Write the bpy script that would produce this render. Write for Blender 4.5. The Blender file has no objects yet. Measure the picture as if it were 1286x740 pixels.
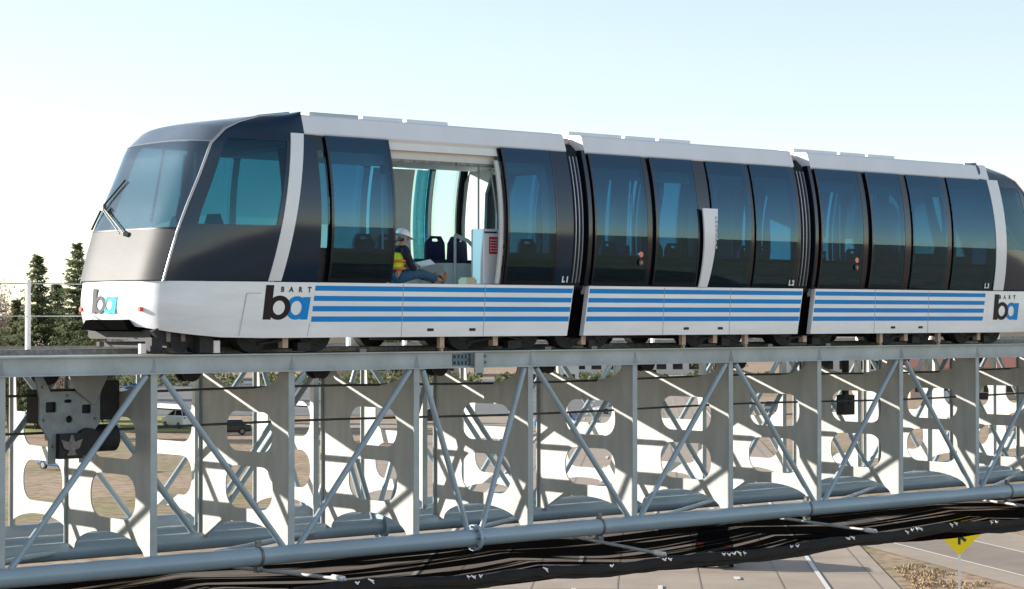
import bpy, bmesh, math, random
from mathutils import Vector, Matrix, noise
from mathutils.geometry import tessellate_polygon
random.seed(7)
R = math.radians
scene = bpy.context.scene
col = scene.collection
# World frame: +X runs along the guideway, +Y away from the camera across it, z = 0 top of the steel track.
GZ = -10.95            # ground level
CAM = (-22.897, -26.604, 0.55)
AX, AY = 0.75793, -0.65233     # camera-right in plan; sun shines along this
# ---------------------------------------------------------------- materials
def new_mat(name):
    m = bpy.data.materials.new(name); m.use_nodes = True
    nt = m.node_tree
    return m, nt, nt.nodes['Principled BSDF']
def pbr(name, c, rough=.5, metal=0, var=.0, scale=3, bump=0, coat=0, emit=None, spec=None, bscale=None, stretch=None, c2=None):
    m, nt, b = new_mat(name)
    b.inputs['Base Color'].default_value = (*c, 1); b.inputs['Roughness'].default_value = rough
    b.inputs['Metallic'].default_value = metal; b.inputs['Coat Weight'].default_value = coat
    b.inputs['Coat Roughness'].default_value = .06
    if spec is not None: b.inputs['Specular IOR Level'].default_value = spec
    tc = nt.nodes.new('ShaderNodeTexCoord')
    src = tc.outputs['Object']
    if stretch:
        mp = nt.nodes.new('ShaderNodeMapping'); mp.inputs['Scale'].default_value = stretch
        nt.links.new(src, mp.inputs[0]); src = mp.outputs[0]
    if var or c2:
        n = nt.nodes.new('ShaderNodeTexNoise'); n.inputs['Scale'].default_value = scale; n.inputs['Detail'].default_value = 6
        n.inputs['Roughness'].default_value = .62
        nt.links.new(src, n.inputs['Vector'])
        r = nt.nodes.new('ShaderNodeValToRGB')
        r.color_ramp.elements[0].position = .33; r.color_ramp.elements[1].position = .67
        k = c2 if c2 else tuple(x * (1 - var) for x in c)
        r.color_ramp.elements[0].color = (*k, 1)
        r.color_ramp.elements[1].color = (*tuple(min(1, x * (1 + (0 if c2 else var * .5))) for x in c), 1)
        nt.links.new(n.outputs['Fac'], r.inputs[0]); nt.links.new(r.outputs[0], b.inputs['Base Color'])
    if bump:
        n2 = nt.nodes.new('ShaderNodeTexNoise'); n2.inputs['Scale'].default_value = bscale or scale * 4; n2.inputs['Detail'].default_value = 5
        nt.links.new(src, n2.inputs['Vector'])
        bp = nt.nodes.new('ShaderNodeBump'); bp.inputs['Strength'].default_value = bump; bp.inputs['Distance'].default_value = .05
        nt.links.new(n2.outputs['Fac'], bp.inputs['Height']); nt.links.new(bp.outputs[0], b.inputs['Normal'])
    return m
def glass_mat(name, tint, ior=1.6, gl=(1, 1, 1), rough=.01, base=0.0):
    m = bpy.data.materials.new(name); m.use_nodes = True; nt = m.node_tree; nt.nodes.clear()
    o = nt.nodes.new('ShaderNodeOutputMaterial'); mx = nt.nodes.new('ShaderNodeMixShader')
    t = nt.nodes.new('ShaderNodeBsdfTransparent'); t.inputs[0].default_value = (*tint, 1)
    g = nt.nodes.new('ShaderNodeBsdfGlossy'); g.inputs['Color'].default_value = (*gl, 1); g.inputs['Roughness'].default_value = rough
    f = nt.nodes.new('ShaderNodeFresnel'); f.inputs[0].default_value = ior
    ad = nt.nodes.new('ShaderNodeMath'); ad.operation = 'ADD'; ad.inputs[1].default_value = base
    nt.links.new(f.outputs[0], ad.inputs[0]); nt.links.new(ad.outputs[0], mx.inputs[0])
    nt.links.new(t.outputs[0], mx.inputs[1]); nt.links.new(g.outputs[0], mx.inputs[2]); nt.links.new(mx.outputs[0], o.inputs[0])
    return m
M = {}
M['white'] = pbr('white_paint', (.82, .84, .87), .32, var=.05, scale=1.2, coat=.3, stretch=(1, 1, .4))
M['skirt'] = pbr('skirt_paint', (.82, .835, .86), .3, var=.09, scale=1.6, coat=.35, stretch=(.5, 1, 3))
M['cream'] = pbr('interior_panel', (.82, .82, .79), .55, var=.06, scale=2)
M['blue'] = pbr('blue_stripe', (.004, .25, .66), .5, var=.05, scale=2, spec=.2)
M['ltblue'] = pbr('logo_blue', (.003, .26, .68), .5, spec=.2)
M['black'] = pbr('black_trim', (.012, .014, .018), .35, var=.2, scale=5)
M['logob'] = pbr('logo_black', (.02, .011, .011), .5, spec=.2)
M['text'] = pbr('lettering_dark', (.03, .03, .035), .5)
M['wtext'] = pbr('lettering_white', (.8, .8, .8), .5)
M['navy'] = pbr('navy_panel', (.003, .022, .05), .12, var=.15, scale=1.5)
M['pillar'] = pbr('pillar_black', (.003, .007, .014), .16, coat=.3)
M['cap'] = pbr('dark_cap', (.09, .115, .15), .25, coat=.4, var=.1)
M['silver'] = pbr('brushed_silver_panel', (.10, .10, .105), .5, metal=.0, spec=.16, var=.08, scale=4, stretch=(1, 1, 5))
M['rim'] = pbr('silver_rim', (.42, .43, .45), .3, metal=.8)
M['rubber'] = pbr('rubber', (.012, .012, .013), .8, var=.3, scale=20)
M['bellow'] = pbr('bellows_fabric', (.02, .023, .03), .6, var=.2)
M['ridge'] = pbr('bellows_ridge', (.30, .33, .38), .35, metal=.6)
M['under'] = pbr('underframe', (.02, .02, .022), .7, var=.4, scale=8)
M['galv'] = pbr('galvanised_steel', (.22, .21, .20), .5, metal=.4, var=.4, scale=14)
M['tan'] = pbr('tan_bracket', (.55, .42, .33), .6, var=.2, scale=10)
M['void'] = pbr('shade_black', (.004, .004, .004), .95, spec=0)  # matte black with the shade of deep openings put into the colour
M['pane'] = glass_mat('untinted_pane', (.82, .94, .96), 1.4)
M['postwhite'] = pbr('white_post_paint', (.82, .80, .77), .5, var=.06)
M['truss'] = pbr('guideway_paint', (.41, .465, .48), .42, var=.2, scale=1.6, bump=.02, bscale=30, coat=.08)
M['trussblue'] = pbr('tube_paint', (.34, .435, .50), .36, var=.14, scale=1.1, bump=.02, bscale=30, coat=.15, stretch=(.4, 1, 1))
M['plate'] = pbr('diaphragm_paint', (.50, .51, .49), .5, var=.17, scale=2.2, bump=.02, bscale=25, stretch=(1, 1.6, .35))
M['deck'] = pbr('deck_concrete', (.45, .45, .42), .8, var=.2, scale=6)
M['seat'] = pbr('seat_blue', (.008, .012, .075), .6, var=.2, scale=12)
M['clear'] = glass_mat('tinted_glass', (.25, .47, .57), 1.85, (.42, .74, 1))
M['farclear'] = glass_mat('far_tinted_glass', (.36, .58, .66), 1.45, (.9, .95, 1))
M['nose_glass'] = glass_mat('nose_side_glass', (.30, .56, .62), 1.5, (.55, .85, 1))
M['wind'] = glass_mat('windshield_glass', (.55, .68, .72), 1.8, (.78, .93, 1), .16, .07)
M['carglass'] = pbr('car_window', (.012, .016, .02), .06, coat=.5)
M['yellow'] = pbr('sign_yellow', (.90, .72, .0), .45, var=.04)
M['red'] = pbr('red_sticker', (.55, .02, .03), .5)
M['redlens'] = pbr('red_lens', (.7, .06, .05), .25, coat=.5)
M['rope'] = pbr('black_rope', (.004, .0045, .006), .75, var=.6, scale=40, bump=.5, bscale=60)
M['tie'] = pbr('cable_tie', (.9, .9, .9), .5)
M['wire'] = pbr('steel_wire', (.45, .47, .47), .5, metal=.3)
M['dcable'] = pbr('dark_cable', (.035, .045, .04), .5)
M['roofcoat'] = pbr('roof_white', (.8, .8, .8), .4, var=.05)
M['bark'] = pbr('bark', (.10, .065, .045), .9, var=.4, scale=12)
M['conc'] = pbr('pier_concrete', (.42, .40, .37), .85, var=.2, scale=1.5, bump=.1)
M['lane'] = pbr('lane_paint', (.72, .70, .64), .7, var=.25, scale=14)
M['road'] = pbr('road_concrete', (.37, .295, .23), .88, var=.13, scale=.35, bump=.08, bscale=20, stretch=(1, 1, 1))
M['asph'] = pbr('asphalt', (.27, .215, .17), .9, var=.16, scale=.5, bump=.08, bscale=20)
M['lot'] = pbr('lot_asphalt', (.17, .165, .16), .9, var=.2, scale=.1)
def leafmat(name, c, c2):
    m, nt, b = new_mat(name); b.inputs['Roughness'].default_value = .7
    g = nt.nodes.new('ShaderNodeTexNoise'); g.inputs['Scale'].default_value = .9
    tc = nt.nodes.new('ShaderNodeTexCoord'); nt.links.new(tc.outputs['Object'], g.inputs['Vector'])
    r = nt.nodes.new('ShaderNodeValToRGB'); r.color_ramp.elements[0].position = .35; r.color_ramp.elements[1].position = .65
    r.color_ramp.elements[0].color = (*c, 1); r.color_ramp.elements[1].color = (*c2, 1)
    nt.links.new(g.outputs['Fac'], r.inputs[0]); nt.links.new(r.outputs[0], b.inputs['Base Color'])
    tr = nt.nodes.new('ShaderNodeBsdfTranslucent'); nt.links.new(r.outputs[0], tr.inputs[0]); mx = nt.nodes.new('ShaderNodeMixShader'); mx.inputs[0].default_value = .4
    out = nt.nodes['Material Output']; nt.links.new(b.outputs[0], mx.inputs[1]); nt.links.new(tr.outputs[0], mx.inputs[2]); nt.links.new(mx.outputs[0], out.inputs['Surface'])
    return m
M['conifer'] = leafmat('conifer_needles', (.10, .14, .075), (.20, .22, .115))
M['conifer2'] = leafmat('olive_needles', (.11, .13, .065), (.21, .20, .10))
M['bush'] = leafmat('bush_leaves', (.06, .09, .035), (.14, .13, .06))
M['bare'] = leafmat('bare_twigs', (.34, .28, .24), (.45, .36, .30))
def ground_mat():
    m, nt, b = new_mat('dry_ground'); b.inputs['Roughness'].default_value = .95
    tc = nt.nodes.new('ShaderNodeTexCoord')
    def ramp(scale, stops, detail=6, st=None):
        n = nt.nodes.new('ShaderNodeTexNoise'); n.inputs['Scale'].default_value = scale; n.inputs['Detail'].default_value = detail; n.inputs['Roughness'].default_value = .65
        src = tc.outputs['Object']
        if st:
            mp = nt.nodes.new('ShaderNodeMapping'); mp.inputs['Scale'].default_value = st; mp.inputs['Rotation'].default_value = (0, 0, R(-40)); nt.links.new(src, mp.inputs[0]); src = mp.outputs[0]
        nt.links.new(src, n.inputs['Vector'])
        r = nt.nodes.new('ShaderNodeValToRGB'); e = r.color_ramp.elements
        e[0].position, e[0].color = stops[0][0], (*stops[0][1], 1); e[1].position, e[1].color = stops[-1][0], (*stops[-1][1], 1)
        for p, c in stops[1:-1]:
            k = e.new(p); k.color = (*c, 1)
        nt.links.new(n.outputs['Fac'], r.inputs[0]); return r
    big = ramp(.018, [(.36, (.34, .255, .18)), (.5, (.40, .29, .20)), (.58, (.30, .235, .13)), (.70, (.27, .24, .09))], st=(1, 3, 1))
    fine = ramp(1.1, [(.35, (.55, .42, .30)), (.55, (1, 1, 1)), (.7, (1.15, 1.05, .95))], 9)
    mx = nt.nodes.new('ShaderNodeMix'); mx.data_type = 'RGBA'; mx.blend_type = 'MULTIPLY'; mx.inputs[0].default_value = 1
    nt.links.new(big.outputs[0], mx.inputs[6]); nt.links.new(fine.outputs[0], mx.inputs[7]); nt.links.new(mx.outputs[2], b.inputs['Base Color'])
    return m
M['ground'] = ground_mat()
def net_mat():
    m = bpy.data.materials.new('safety_net_mesh'); m.use_nodes = True; nt = m.node_tree; nt.nodes.clear()
    o = nt.nodes.new('ShaderNodeOutputMaterial'); mx = nt.nodes.new('ShaderNodeMixShader')
    t = nt.nodes.new('ShaderNodeBsdfTransparent'); d = nt.nodes.new('ShaderNodeBsdfDiffuse'); d.inputs[0].default_value = (.007, .006, .006, 1)
    uv = nt.nodes.new('ShaderNodeUVMap'); uv.uv_map = 'UVMap'
    mp = nt.nodes.new('ShaderNodeMapping'); mp.inputs['Scale'].default_value = (.10, 4.4, 1); nt.links.new(uv.outputs[0], mp.inputs[0])
    n = nt.nodes.new('ShaderNodeTexNoise'); n.inputs['Scale'].default_value = 1.6; n.inputs['Detail'].default_value = 3; n.inputs['Roughness'].default_value = .5
    nt.links.new(mp.outputs[0], n.inputs['Vector'])
    r = nt.nodes.new('ShaderNodeValToRGB'); e = r.color_ramp.elements
    e[0].position = .535; e[0].color = (.004, .004, .004, 1); e[1].position = .585; e[1].color = (.42, .38, .34, 1)
    nt.links.new(n.outputs['Fac'], r.inputs[0]); nt.links.new(r.outputs[0], mx.inputs[0])
    nt.links.new(d.outputs[0], mx.inputs[1]); nt.links.new(t.outputs[0], mx.inputs[2]); nt.links.new(mx.outputs[0], o.inputs[0])
    return m
M['net'] = net_mat()
# ---------------------------------------------------------------- helpers
ORG = {}
def tag(o, label=None, cat=None, group=None, kind=None):
    if label: o['label'] = label
    if cat: o['category'] = cat
    if group: o['group'] = group
    if kind: o['kind'] = kind
    return o
def empty(name, loc=(0, 0, 0), label=None, cat=None, group=None):
    o = bpy.data.objects.new(name, None); o.location = loc; col.objects.link(o); ORG[o.name] = Vector(loc)
    o.empty_display_size = .3
    return tag(o, label, cat, group)
class MB:
    def __init__(s): s.v = []; s.f = []; s.sm = []
    def add(s, vs, fs, smooth=False):
        n = len(s.v); s.v += [tuple(p) for p in vs]; s.f += [tuple(i + n for i in f) for f in fs]; s.sm += [smooth] * len(fs); return s
    def box(s, x0, x1, y0, y1, z0, z1):
        return s.add([(x, y, z) for x in (x0, x1) for y in (y0, y1) for z in (z0, z1)],
                     [(0, 1, 3, 2), (4, 6, 7, 5), (0, 4, 5, 1), (2, 3, 7, 6), (0, 2, 6, 4), (1, 5, 7, 3)])
    def tube(s, pts, r, n=12, cap=True, rr=None):
        pts = [Vector(p) for p in pts]; rings = []
        for i, p in enumerate(pts):
            d = (pts[min(i + 1, len(pts) - 1)] - pts[max(i - 1, 0)]).normalized()
            u = d.cross(Vector((0, 0, 1)) if abs(d.z) < .95 else Vector((0, 1, 0))).normalized(); w = d.cross(u)
            k = rr[i] if rr else r
            rings.append([p + (u * math.cos(a) + w * math.sin(a)) * k for a in [2 * math.pi * j / n for j in range(n)]])
        vs = [v for q in rings for v in q]; fs = []
        for i in range(len(pts) - 1):
            for j in range(n):
                fs.append((i * n + j, i * n + (j + 1) % n, (i + 1) * n + (j + 1) % n, (i + 1) * n + j))
        s.add(vs, fs, True)
        if cap:
            s.add(rings[0], [tuple(range(n))[::-1]]); s.add(rings[-1], [tuple(range(n))])
        return s
    def grid(s, rows, thick=None, smooth=True):
        """rows of points -> surface; thick = offset vector (closed shell)"""
        nr, nc = len(rows), len(rows[0]); A = [Vector(p) for r in rows for p in r]
        q = lambda i, j: i * nc + j
        fs = [(q(i, j), q(i, j + 1), q(i + 1, j + 1), q(i + 1, j)) for i in range(nr - 1) for j in range(nc - 1)]
        s.add(A, fs, smooth)
        if thick is not None:
            B = [p + Vector(thick) for p in A]
            s.add(B, [f[::-1] for f in fs], smooth)
            n = len(A); loop = [q(0, j) for j in range(nc)] + [q(i, nc - 1) for i in range(1, nr)] + [q(nr - 1, j) for j in range(nc - 2, -1, -1)] + [q(i, 0) for i in range(nr - 2, 0, -1)]
            L = len(loop); s.add(A + B, [(loop[k], loop[k] + n, loop[(k + 1) % L] + n, loop[(k + 1) % L]) for k in range(L)])
        return s
    def plate(s, outer, holes, mapf, t0, t1):
        """flat polygon with holes given in 2D, mapped by mapf(u, v, t) and extruded from t0 to t1"""
        loops = [outer] + holes
        tri = tessellate_polygon([[Vector((p[0], p[1], 0)) for p in l] for l in loops])
        flat = [p for l in loops for p in l]; n = len(flat)
        vs = [mapf(p[0], p[1], t0) for p in flat] + [mapf(p[0], p[1], t1) for p in flat]
        fs = [tuple(t) for t in tri] + [tuple(i + n for i in t[::-1]) for t in tri]
        k = 0
        for l in loops:
            m = len(l)
            for i in range(m): fs.append((k + i, k + (i + 1) % m, k + (i + 1) % m + n, k + i + n))
            k += m
        return s.add(vs, fs)
    def build(s, name, mat, parent=None, label=None, bevel=0):
        me = bpy.data.meshes.new(name)
        o = Vector((0, 0, 0)) if parent is None else ORG[parent.name]
        me.from_pydata([tuple(Vector(p) - o) for p in s.v], [], s.f)
        me.polygons.foreach_set('use_smooth', s.sm)
        bm = bmesh.new(); bm.from_mesh(me); bmesh.ops.recalc_face_normals(bm, faces=bm.faces[:]); bm.to_mesh(me); bm.free()
        me.materials.append(mat); me.update()
        ob = bpy.data.objects.new(name, me); col.objects.link(ob)
        if parent is not None: ob.parent = parent
        ORG[ob.name] = o
        if label: ob['label'] = label
        if bevel:
            b = ob.modifiers.new('bevel', 'BEVEL'); b.width = bevel; b.segments = 2; b.limit_method = 'ANGLE'
        return ob
def kids(o): return list(o.children)
def copy_tree(o, parent=None, level=2):
    c = o.copy(); col.objects.link(c); c.parent = parent
    if level:
        for ch in kids(o): copy_tree(ch, c, level - 1)
    return c
def ell(cx, cy, rx, ry, n=24, a0=0, a1=360): return [(cx + rx * math.cos(R(a0 + (a1 - a0) * i / n)), cy + ry * math.sin(R(a0 + (a1 - a0) * i / n))) for i in range(n)]
def rrect(cx, cy, w, h, r, n=7):
    out = []
    for qx, qy, a in ((1, 1, 0), (-1, 1, 90), (-1, -1, 180), (1, -1, 270)):
        for i in range(n + 1):
            t = R(a + 90 * i / n); out.append((cx + qx * (w / 2 - r) + r * math.cos(t), cy + qy * (h / 2 - r) + r * math.sin(t)))
    return out
def text_verts(body, size, bold=True):
    cu = bpy.data.curves.new('t', 'FONT'); cu.body = body; cu.size = size; cu.resolution_u = 3
    if bold: cu.offset = size * .055
    ob = bpy.data.objects.new('t', cu); col.objects.link(ob); bpy.context.view_layer.update()
    me = bpy.data.meshes.new_from_object(ob.evaluated_get(bpy.context.evaluated_depsgraph_get()))
    vs = [v.co.copy() for v in me.vertices]; fs = [tuple(p.vertices) for p in me.polygons]
    bpy.data.objects.remove(ob); bpy.data.meshes.remove(me); bpy.data.curves.remove(cu)
    return vs, fs

# ================================================================= GROUND AND ROADS
def flat(name, pts, z, mat, kind='structure', parent=None):
    mb = MB(); mb.add([(x, y, z) for x, y in pts], [tuple(range(len(pts)))])
    o = mb.build(name, mat, parent)
    for p in o.data.polygons:
        if p.normal.z < 0: p.flip()
    if parent is None: tag(o, kind=kind)
    return o
flat('ground', [(-1600, -1600), (3600, -1600), (3600, 3600), (-1600, 3600)], GZ, M['ground'])
RD = Vector((.697, .717)); RW = Vector((.717, -.697))
def rd(t, w): p = RD * t + RW * w; return (p.x, p.y)
flat('road', [rd(-60, -19), rd(-60, 13), rd(420, 13), rd(420, -19)], GZ + .03, M['road'])
# ramp joining from the right
q1 = Vector((63.1, 44.7)); rdir = Vector((-.457, -.889)).normalized(); rn = Vector((rdir.y, -rdir.x))
if rn.dot(Vector((65.8, 40.8)) - q1) < 0: rn = -rn
def rp(t, w): p = q1 - rdir * t + rn * w; return (p.x, p.y)
flat('ramp', [rp(-70, -1.6), rp(-70, 8.5), rp(60, 8.5), rp(60, -1.6)], GZ + .045, M['road'])
flat('ramp_lane', [rp(-70, .35), rp(-70, 4.6), rp(22, 4.6), rp(0, .35)], GZ + .06, M['asph'])
mb = MB()
def strip(mb, f, t0, t1, w, hw=.075, z=GZ + .075):
    mb.add([(*f(t0, w - hw), z), (*f(t0, w + hw), z), (*f(t1, w + hw), z), (*f(t1, w - hw), z)], [(0, 1, 2, 3)])
strip(mb, rd, -60, 400, 9.92, .1)
for k in range(-8, 30):
    t = 12.3 * k + 4.6
    strip(mb, rd, t, t + 3, 2.87, .1); strip(mb, rd, t - 1.2, t + 1.8, -.77, .1); strip(mb, rd, t + 3, t + 6, -4.4, .1)
for k in range(-20, 60):
    strip(mb, rd, 4.9 * k + .35, 4.9 * k + 1.3, 6.25, .14)
strip(mb, rd, -60, 400, -8, .1)
strip(mb, rp, -70, 22, .3); strip(mb, rp, -70, 40, 4.7)
tag(mb.build('road_markings', M['lane']), kind='structure')
# concrete slab joints, drawn as real tar strips
mb = MB()
for w in (1.05, 4.6, 8.1, 12.2, -2.6, -6.1): strip(mb, rd, -60, 400, w, .022, GZ + .045)
for k in range(-8, 60): 
    t = k * 6.2
    mb.add([(*rd(t, -19), GZ + .04), (*rd(t, 13), GZ + .04), (*rd(t + .05, 13), GZ + .04), (*rd(t + .05, -19), GZ + .04)], [(0, 1, 2, 3)])
tag(mb.build('road_joints', M['asph']), kind='structure')
flat('parking_lot', [(95, 205), (150, 150), (250, 250), (190, 330), (120, 300)], GZ + .05, M['lot'])
flat('side_road', [(30, 205), (300, 20), (306, 30), (36, 217)], GZ + .05, M['road'])
flat('grass_verge', [(62, 178), (96, 154), (112, 182), (74, 206)], GZ + .06, pbr('verge_grass', (.30, .29, .07), .9, var=.3, scale=.4))
# dry grass tufts on the gore in front of the ramp
mb = MB()
for i in range(9000):
    x = random.uniform(47, 58); y = random.uniform(21, 37)
    w = x * RW.x + y * RW.y
    if w < 13.6: continue
    rr = (Vector((x, y)) - q1).dot(rn)
    if rr > -2.2: continue
    if noise.noise(Vector((x * .4, y * .4, 0))) < -.08: continue
    h = random.uniform(.03, .13); a = random.uniform(0, 6.28); dx, dy = math.cos(a) * .05, math.sin(a) * .05; lx, ly = random.uniform(-.07, .07), random.uniform(-.07, .07)
    mb.add([(x - dx, y - dy, GZ), (x + dx, y + dy, GZ), (x + lx, y + ly, GZ + h)], [(0, 1, 2)])
tag(mb.build('dry_grass', pbr('dry_grass_blades', (.36, .26, .15), .9, var=.4, scale=.8)), 'dry brown grass tufts on the bare dirt beside the ramp', 'grass', kind='stuff')

# ================================================================= GUIDEWAY TRUSSES (two parallel tracks)
PITCH = 2.403; KA, KB = -5, 15
YN, YF = .25, 2.75
def build_truss(S0, YN, YF, label, detail, loc):
    truss = empty('guideway_truss', loc, label, 'bridge', 'steel trusses of the guideway')
    post_s = lambda k: S0 + PITCH * k
    sa, sb = post_s(KA), post_s(KB)
    yc = (YN + YF) / 2
    for y, sg in ((YN, -1), (YF, 1)):
        mb = MB()
        out = [(y - .09, 0), (y + .10, 0), (y + .10, -.022), (y + .012, -.022), (y + .012, -.255), (y + .07, -.255), (y + .07, -.277), (y - .07, -.277), (y - .07, -.255), (y - .012, -.255), (y - .012, -.022), (y - .09, -.022)]
        mb.plate(out, [], lambda u, v, t: (t, u, v), sa, sb)
        mb.build('top_chord', M['truss'], truss)
        MB().tube([(sa, y, -3.03), (sb, y, -3.03)], .14, 24).build('bottom_chord', M['trussblue'], truss)
    def diaphragm(k):
        y0, y1 = YN + .012, YF - .012; s = post_s(k)
        out = [(y0, -.279), (y0, -2.96)]
        out += [(yc - 1.02 * math.cos(R(t)), -2.96 + .33 * math.sin(R(t))) for t in range(0, 181, 9)]
        out += [(y1, -2.96), (y1, -.279)]
        if detail: out += [(yc + .93 * math.cos(R(t)), -.279 - .29 * math.sin(R(t)) ** .8) for t in range(0, 181, 9)]
        else: out += [(y1 - .10, -.279), (y1 - .15, -1.0), (y0 + .15, -1.0), (y0 + .10, -.279)]
        hol = [rrect(yc - .12, -1.23, 1.30, .62, .27), rrect(yc - .12, -2.10, 1.30, .66, .29)]
        mb = MB(); mb.plate(out, hol, lambda u, v, t: (s + t, u, v), -.011, .011)
        return mb
    for k in range(KA, KB + 1):
        diaphragm(k).build('diaphragm_plate', M['plate'], truss)
        s = post_s(k)
        for y, e in ((YN, -1), (YF, 1)):
            MB().box(s - .055, s + .055, y - .013 if e < 0 else y - .002, y + .002 if e < 0 else y + .013, -2.93, -.279).build('post', M['truss'], truss)
            mb = MB(); t = .05
            mb.add([(s - .05, y + e * .014, -.253), (s + .05, y + e * .014, -.253), (s, y + e * .085, -.253), (s, y + e * .014, -.04)], [(0, 1, 2), (0, 2, 3), (1, 3, 2), (0, 3, 1)])
            mb.build('stiffener', M['truss'], truss)
        if k < KB: MB().box(s + PITCH / 2 - .03, s + PITCH / 2 + .03, YN + .02, YF - .02, -.12, -.024).build('cross_tie', M['truss'], truss)
    def diag(st, sb_, y):
        MB().tube([(st, y, -.30), (sb_, y, -2.93)], .047, 14).build('diagonal_brace', M['trussblue'], truss)
    mid = post_s(3) + PITCH / 2
    for y in (YN, YF):
        for k in range(KA, KB):
            a, b = post_s(k), post_s(k + 1); g = .13
            if k == 3: diag(a + g, mid - .14, y); diag(b - g, mid + .14, y)
            else:
                up = (k in (1, 4)) or (k > 4 and k % 2 == 0) or (k < 3 and k % 2 == 1)
                if up: diag(a + g, b - g, y)
                else: diag(b - g, a + g, y)
    for y in (YN, YF):
        mb = MB(); mb.tube([(mid - .035, y, -3.03), (mid + .035, y, -3.03)], .215, 28)
        fj = mb.build('flange_joint', M['trussblue'], truss)
        if not detail: continue
        for j in range(8):
            a = 2 * math.pi * j / 8; cy, cz = y + .178 * math.cos(a), -3.03 + .178 * math.sin(a)
            if y == YN: MB().tube([(mid - .07, cy, cz), (mid + .07, cy, cz)], .018, 6).build('bolt', M['galv'], fj)
        sg = -1 if y == YN else 1
        mb = MB(); mb.box(mid - .09, mid + .09, y + .095 if sg > 0 else y - .13, y + .13 if sg > 0 else y - .095, -.36, -.03)
        mb.build('splice_plate', M['truss'], truss, bevel=.004)
        mb = MB(); mb.box(mid - .47, mid - .1, y + min(sg * .013, sg * .026), y + max(sg * .013, sg * .026), -.235, -.045)
        bb = pbr('blued_bolts', (.10, .15, .19), .4, metal=.5); sf = mb.build('splice_backing', bb, truss)
        if sg < 0:
            for r_ in range(2):
                for c in (-.42, -.345, -.27, -.195, .14, .19):
                    cz = -.09 - r_ * .1; MB().tube([(mid + c, y + sg * .014, cz), (mid + c, y + sg * .06, cz)], .026, 6).build('bolt', bb, sf)
    for k in range(KA, KB, 2):
        a, b = post_s(k), post_s(k + 2 if k + 2 <= KB else KB)
        MB().tube([(a + .1, YN, -3.03), (b - .1, YF, -3.03)], .045, 10).build('lateral_brace', M['trussblue'], truss)
    MB().box(sa, sb, YN + .104, YF - .104, -.022, -.002).build('track_deck', M['deck'], truss)
    for y in (yc - .45, yc + .45):
        mb = MB(); mb.box(sa, sb, y - .03, y + .03, .002, .07); mb.build('guide_rail', M['galv'], truss)
    return truss, sa, sb
S0 = -9.0
truss, sa, sb = build_truss(S0, YN, YF, 'near steel truss guideway carrying the train, cut-out plates between tube chords', True, (3, 1.5, GZ))
truss2, _, _ = build_truss(S0 + .62, 3.85, 5.7, 'second steel truss guideway standing behind the first, no train on it', False, (3, 5.1, GZ))
post_s = lambda k: S0 + PITCH * k
mid = post_s(3) + PITCH / 2
# walkway between the two tracks, with railing
walk = truss
mb = MB(); mb.box(sa, sb, 2.856, 3.26, .0, .05); mb.build('walkway', M['deck'], truss)
MB().box(sa, sb, 3.17, 3.21, -.16, -.002).build('walkway_beam', M['truss'], truss)
for k in range(KA, KB): MB().box(post_s(k) - .04, post_s(k) + .04, 2.865, 3.16, -.14, -.003).build('walkway_bracket', M['truss'], truss)
for z in (.56, 1.06): MB().tube([(sa, 3.2, z), (sb, 3.2, z)], .011, 6).build('railing_wire', M['wire'], truss)
for i in range(-4, 22):
    px = -7.03 + i * 1.2165
    if abs(px + 5.81) < .3 or abs(px + 8.25) < .3: continue
    MB().box(px - .032, px + .032, 3.17, 3.23, .051, 1.12).build('railing_post', M['postwhite'], truss)
# rope sheaves on the cross ties
for i in range(-4, 13):
    s = S0 + PITCH * (i + .5)
    mb = MB(); mb.tube([(s, 1.12, -.27), (s, 1.17, -.27)], .16, 16); mb.tube([(s, 1.32, -.27), (s, 1.37, -.27)], .16, 16)
    mb.box(s - .05, s + .05, 1.18, 1.31, -.34, -.122); mb.tube([(s, 1.05, -.27), (s, 1.44, -.27)], .03, 8)
    mb.build('rope_sheave', M['under'], truss)
# clamps round the bottom chords at the netting outriggers
OUT = [-11.9, -4.79, 2.18, 7.47, 13.63]
for s in OUT:
    for y in (YN,):
        mb = MB(); mb.tube([(s - .02, y, -3.03), (s + .02, y, -3.03)], .155, 20); mb.box(s - .04, s + .04, y - .03, y + .03, -2.88, -2.80); mb.box(s - .05, s + .05, y - .05, y + .05, -3.27, -3.18)
        mb.build('pipe_clamp', M['galv'], truss)
# deflection / drive assembly hung in the truss at the left
asm = MB()
asy = .95
outl = [(-8.12, -.30), (-8.0, -.30), (-7.88, -.52), (-7.32, -.52), (-7.15, -.28), (-7.02, -.28), (-7.08, -.62), (-7.08, -.98), (-7.28, -1.22), (-7.28, -1.55), (-7.40, -1.55), (-7.42, -1.12), (-7.78, -1.12), (-7.80, -1.55), (-7.90, -1.55), (-7.90, -1.2), (-8.05, -.98), (-8.05, -.62)]
hl = [rrect(-7.87, -.74, .17, .15, .02, 2), rrect(-7.30, -.78, .15, .13, .02, 2), ell(-7.58, -.92, .055, .055, 14), rrect(-7.6, -.66, .12, .05, .02, 2)]
asm.plate(outl, hl, lambda u, v, t: (u, asy + t, v), -.02, .02)
br = asm.build('sheave_bracket', pbr('bracket_grey', (.25, .28, .29), .5, var=.25, scale=5), truss)
for bx_, bz_ in ((-8.0, -.45), (-7.1, -.45), (-7.98, -.92), (-7.16, -.92), (-7.84, -1.3), (-7.34, -1.3), (-7.6, -.58)): MB().tube([(bx_, asy - .05, bz_), (bx_, asy - .02, bz_)], .022, 8).build('bolt', M['galv'], br)
mb = MB(); mb.box(-7.98, -7.14, asy + .06, asy + .5, -.98, -.50); mb.build('bracket_core', M['under'], br)
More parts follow.
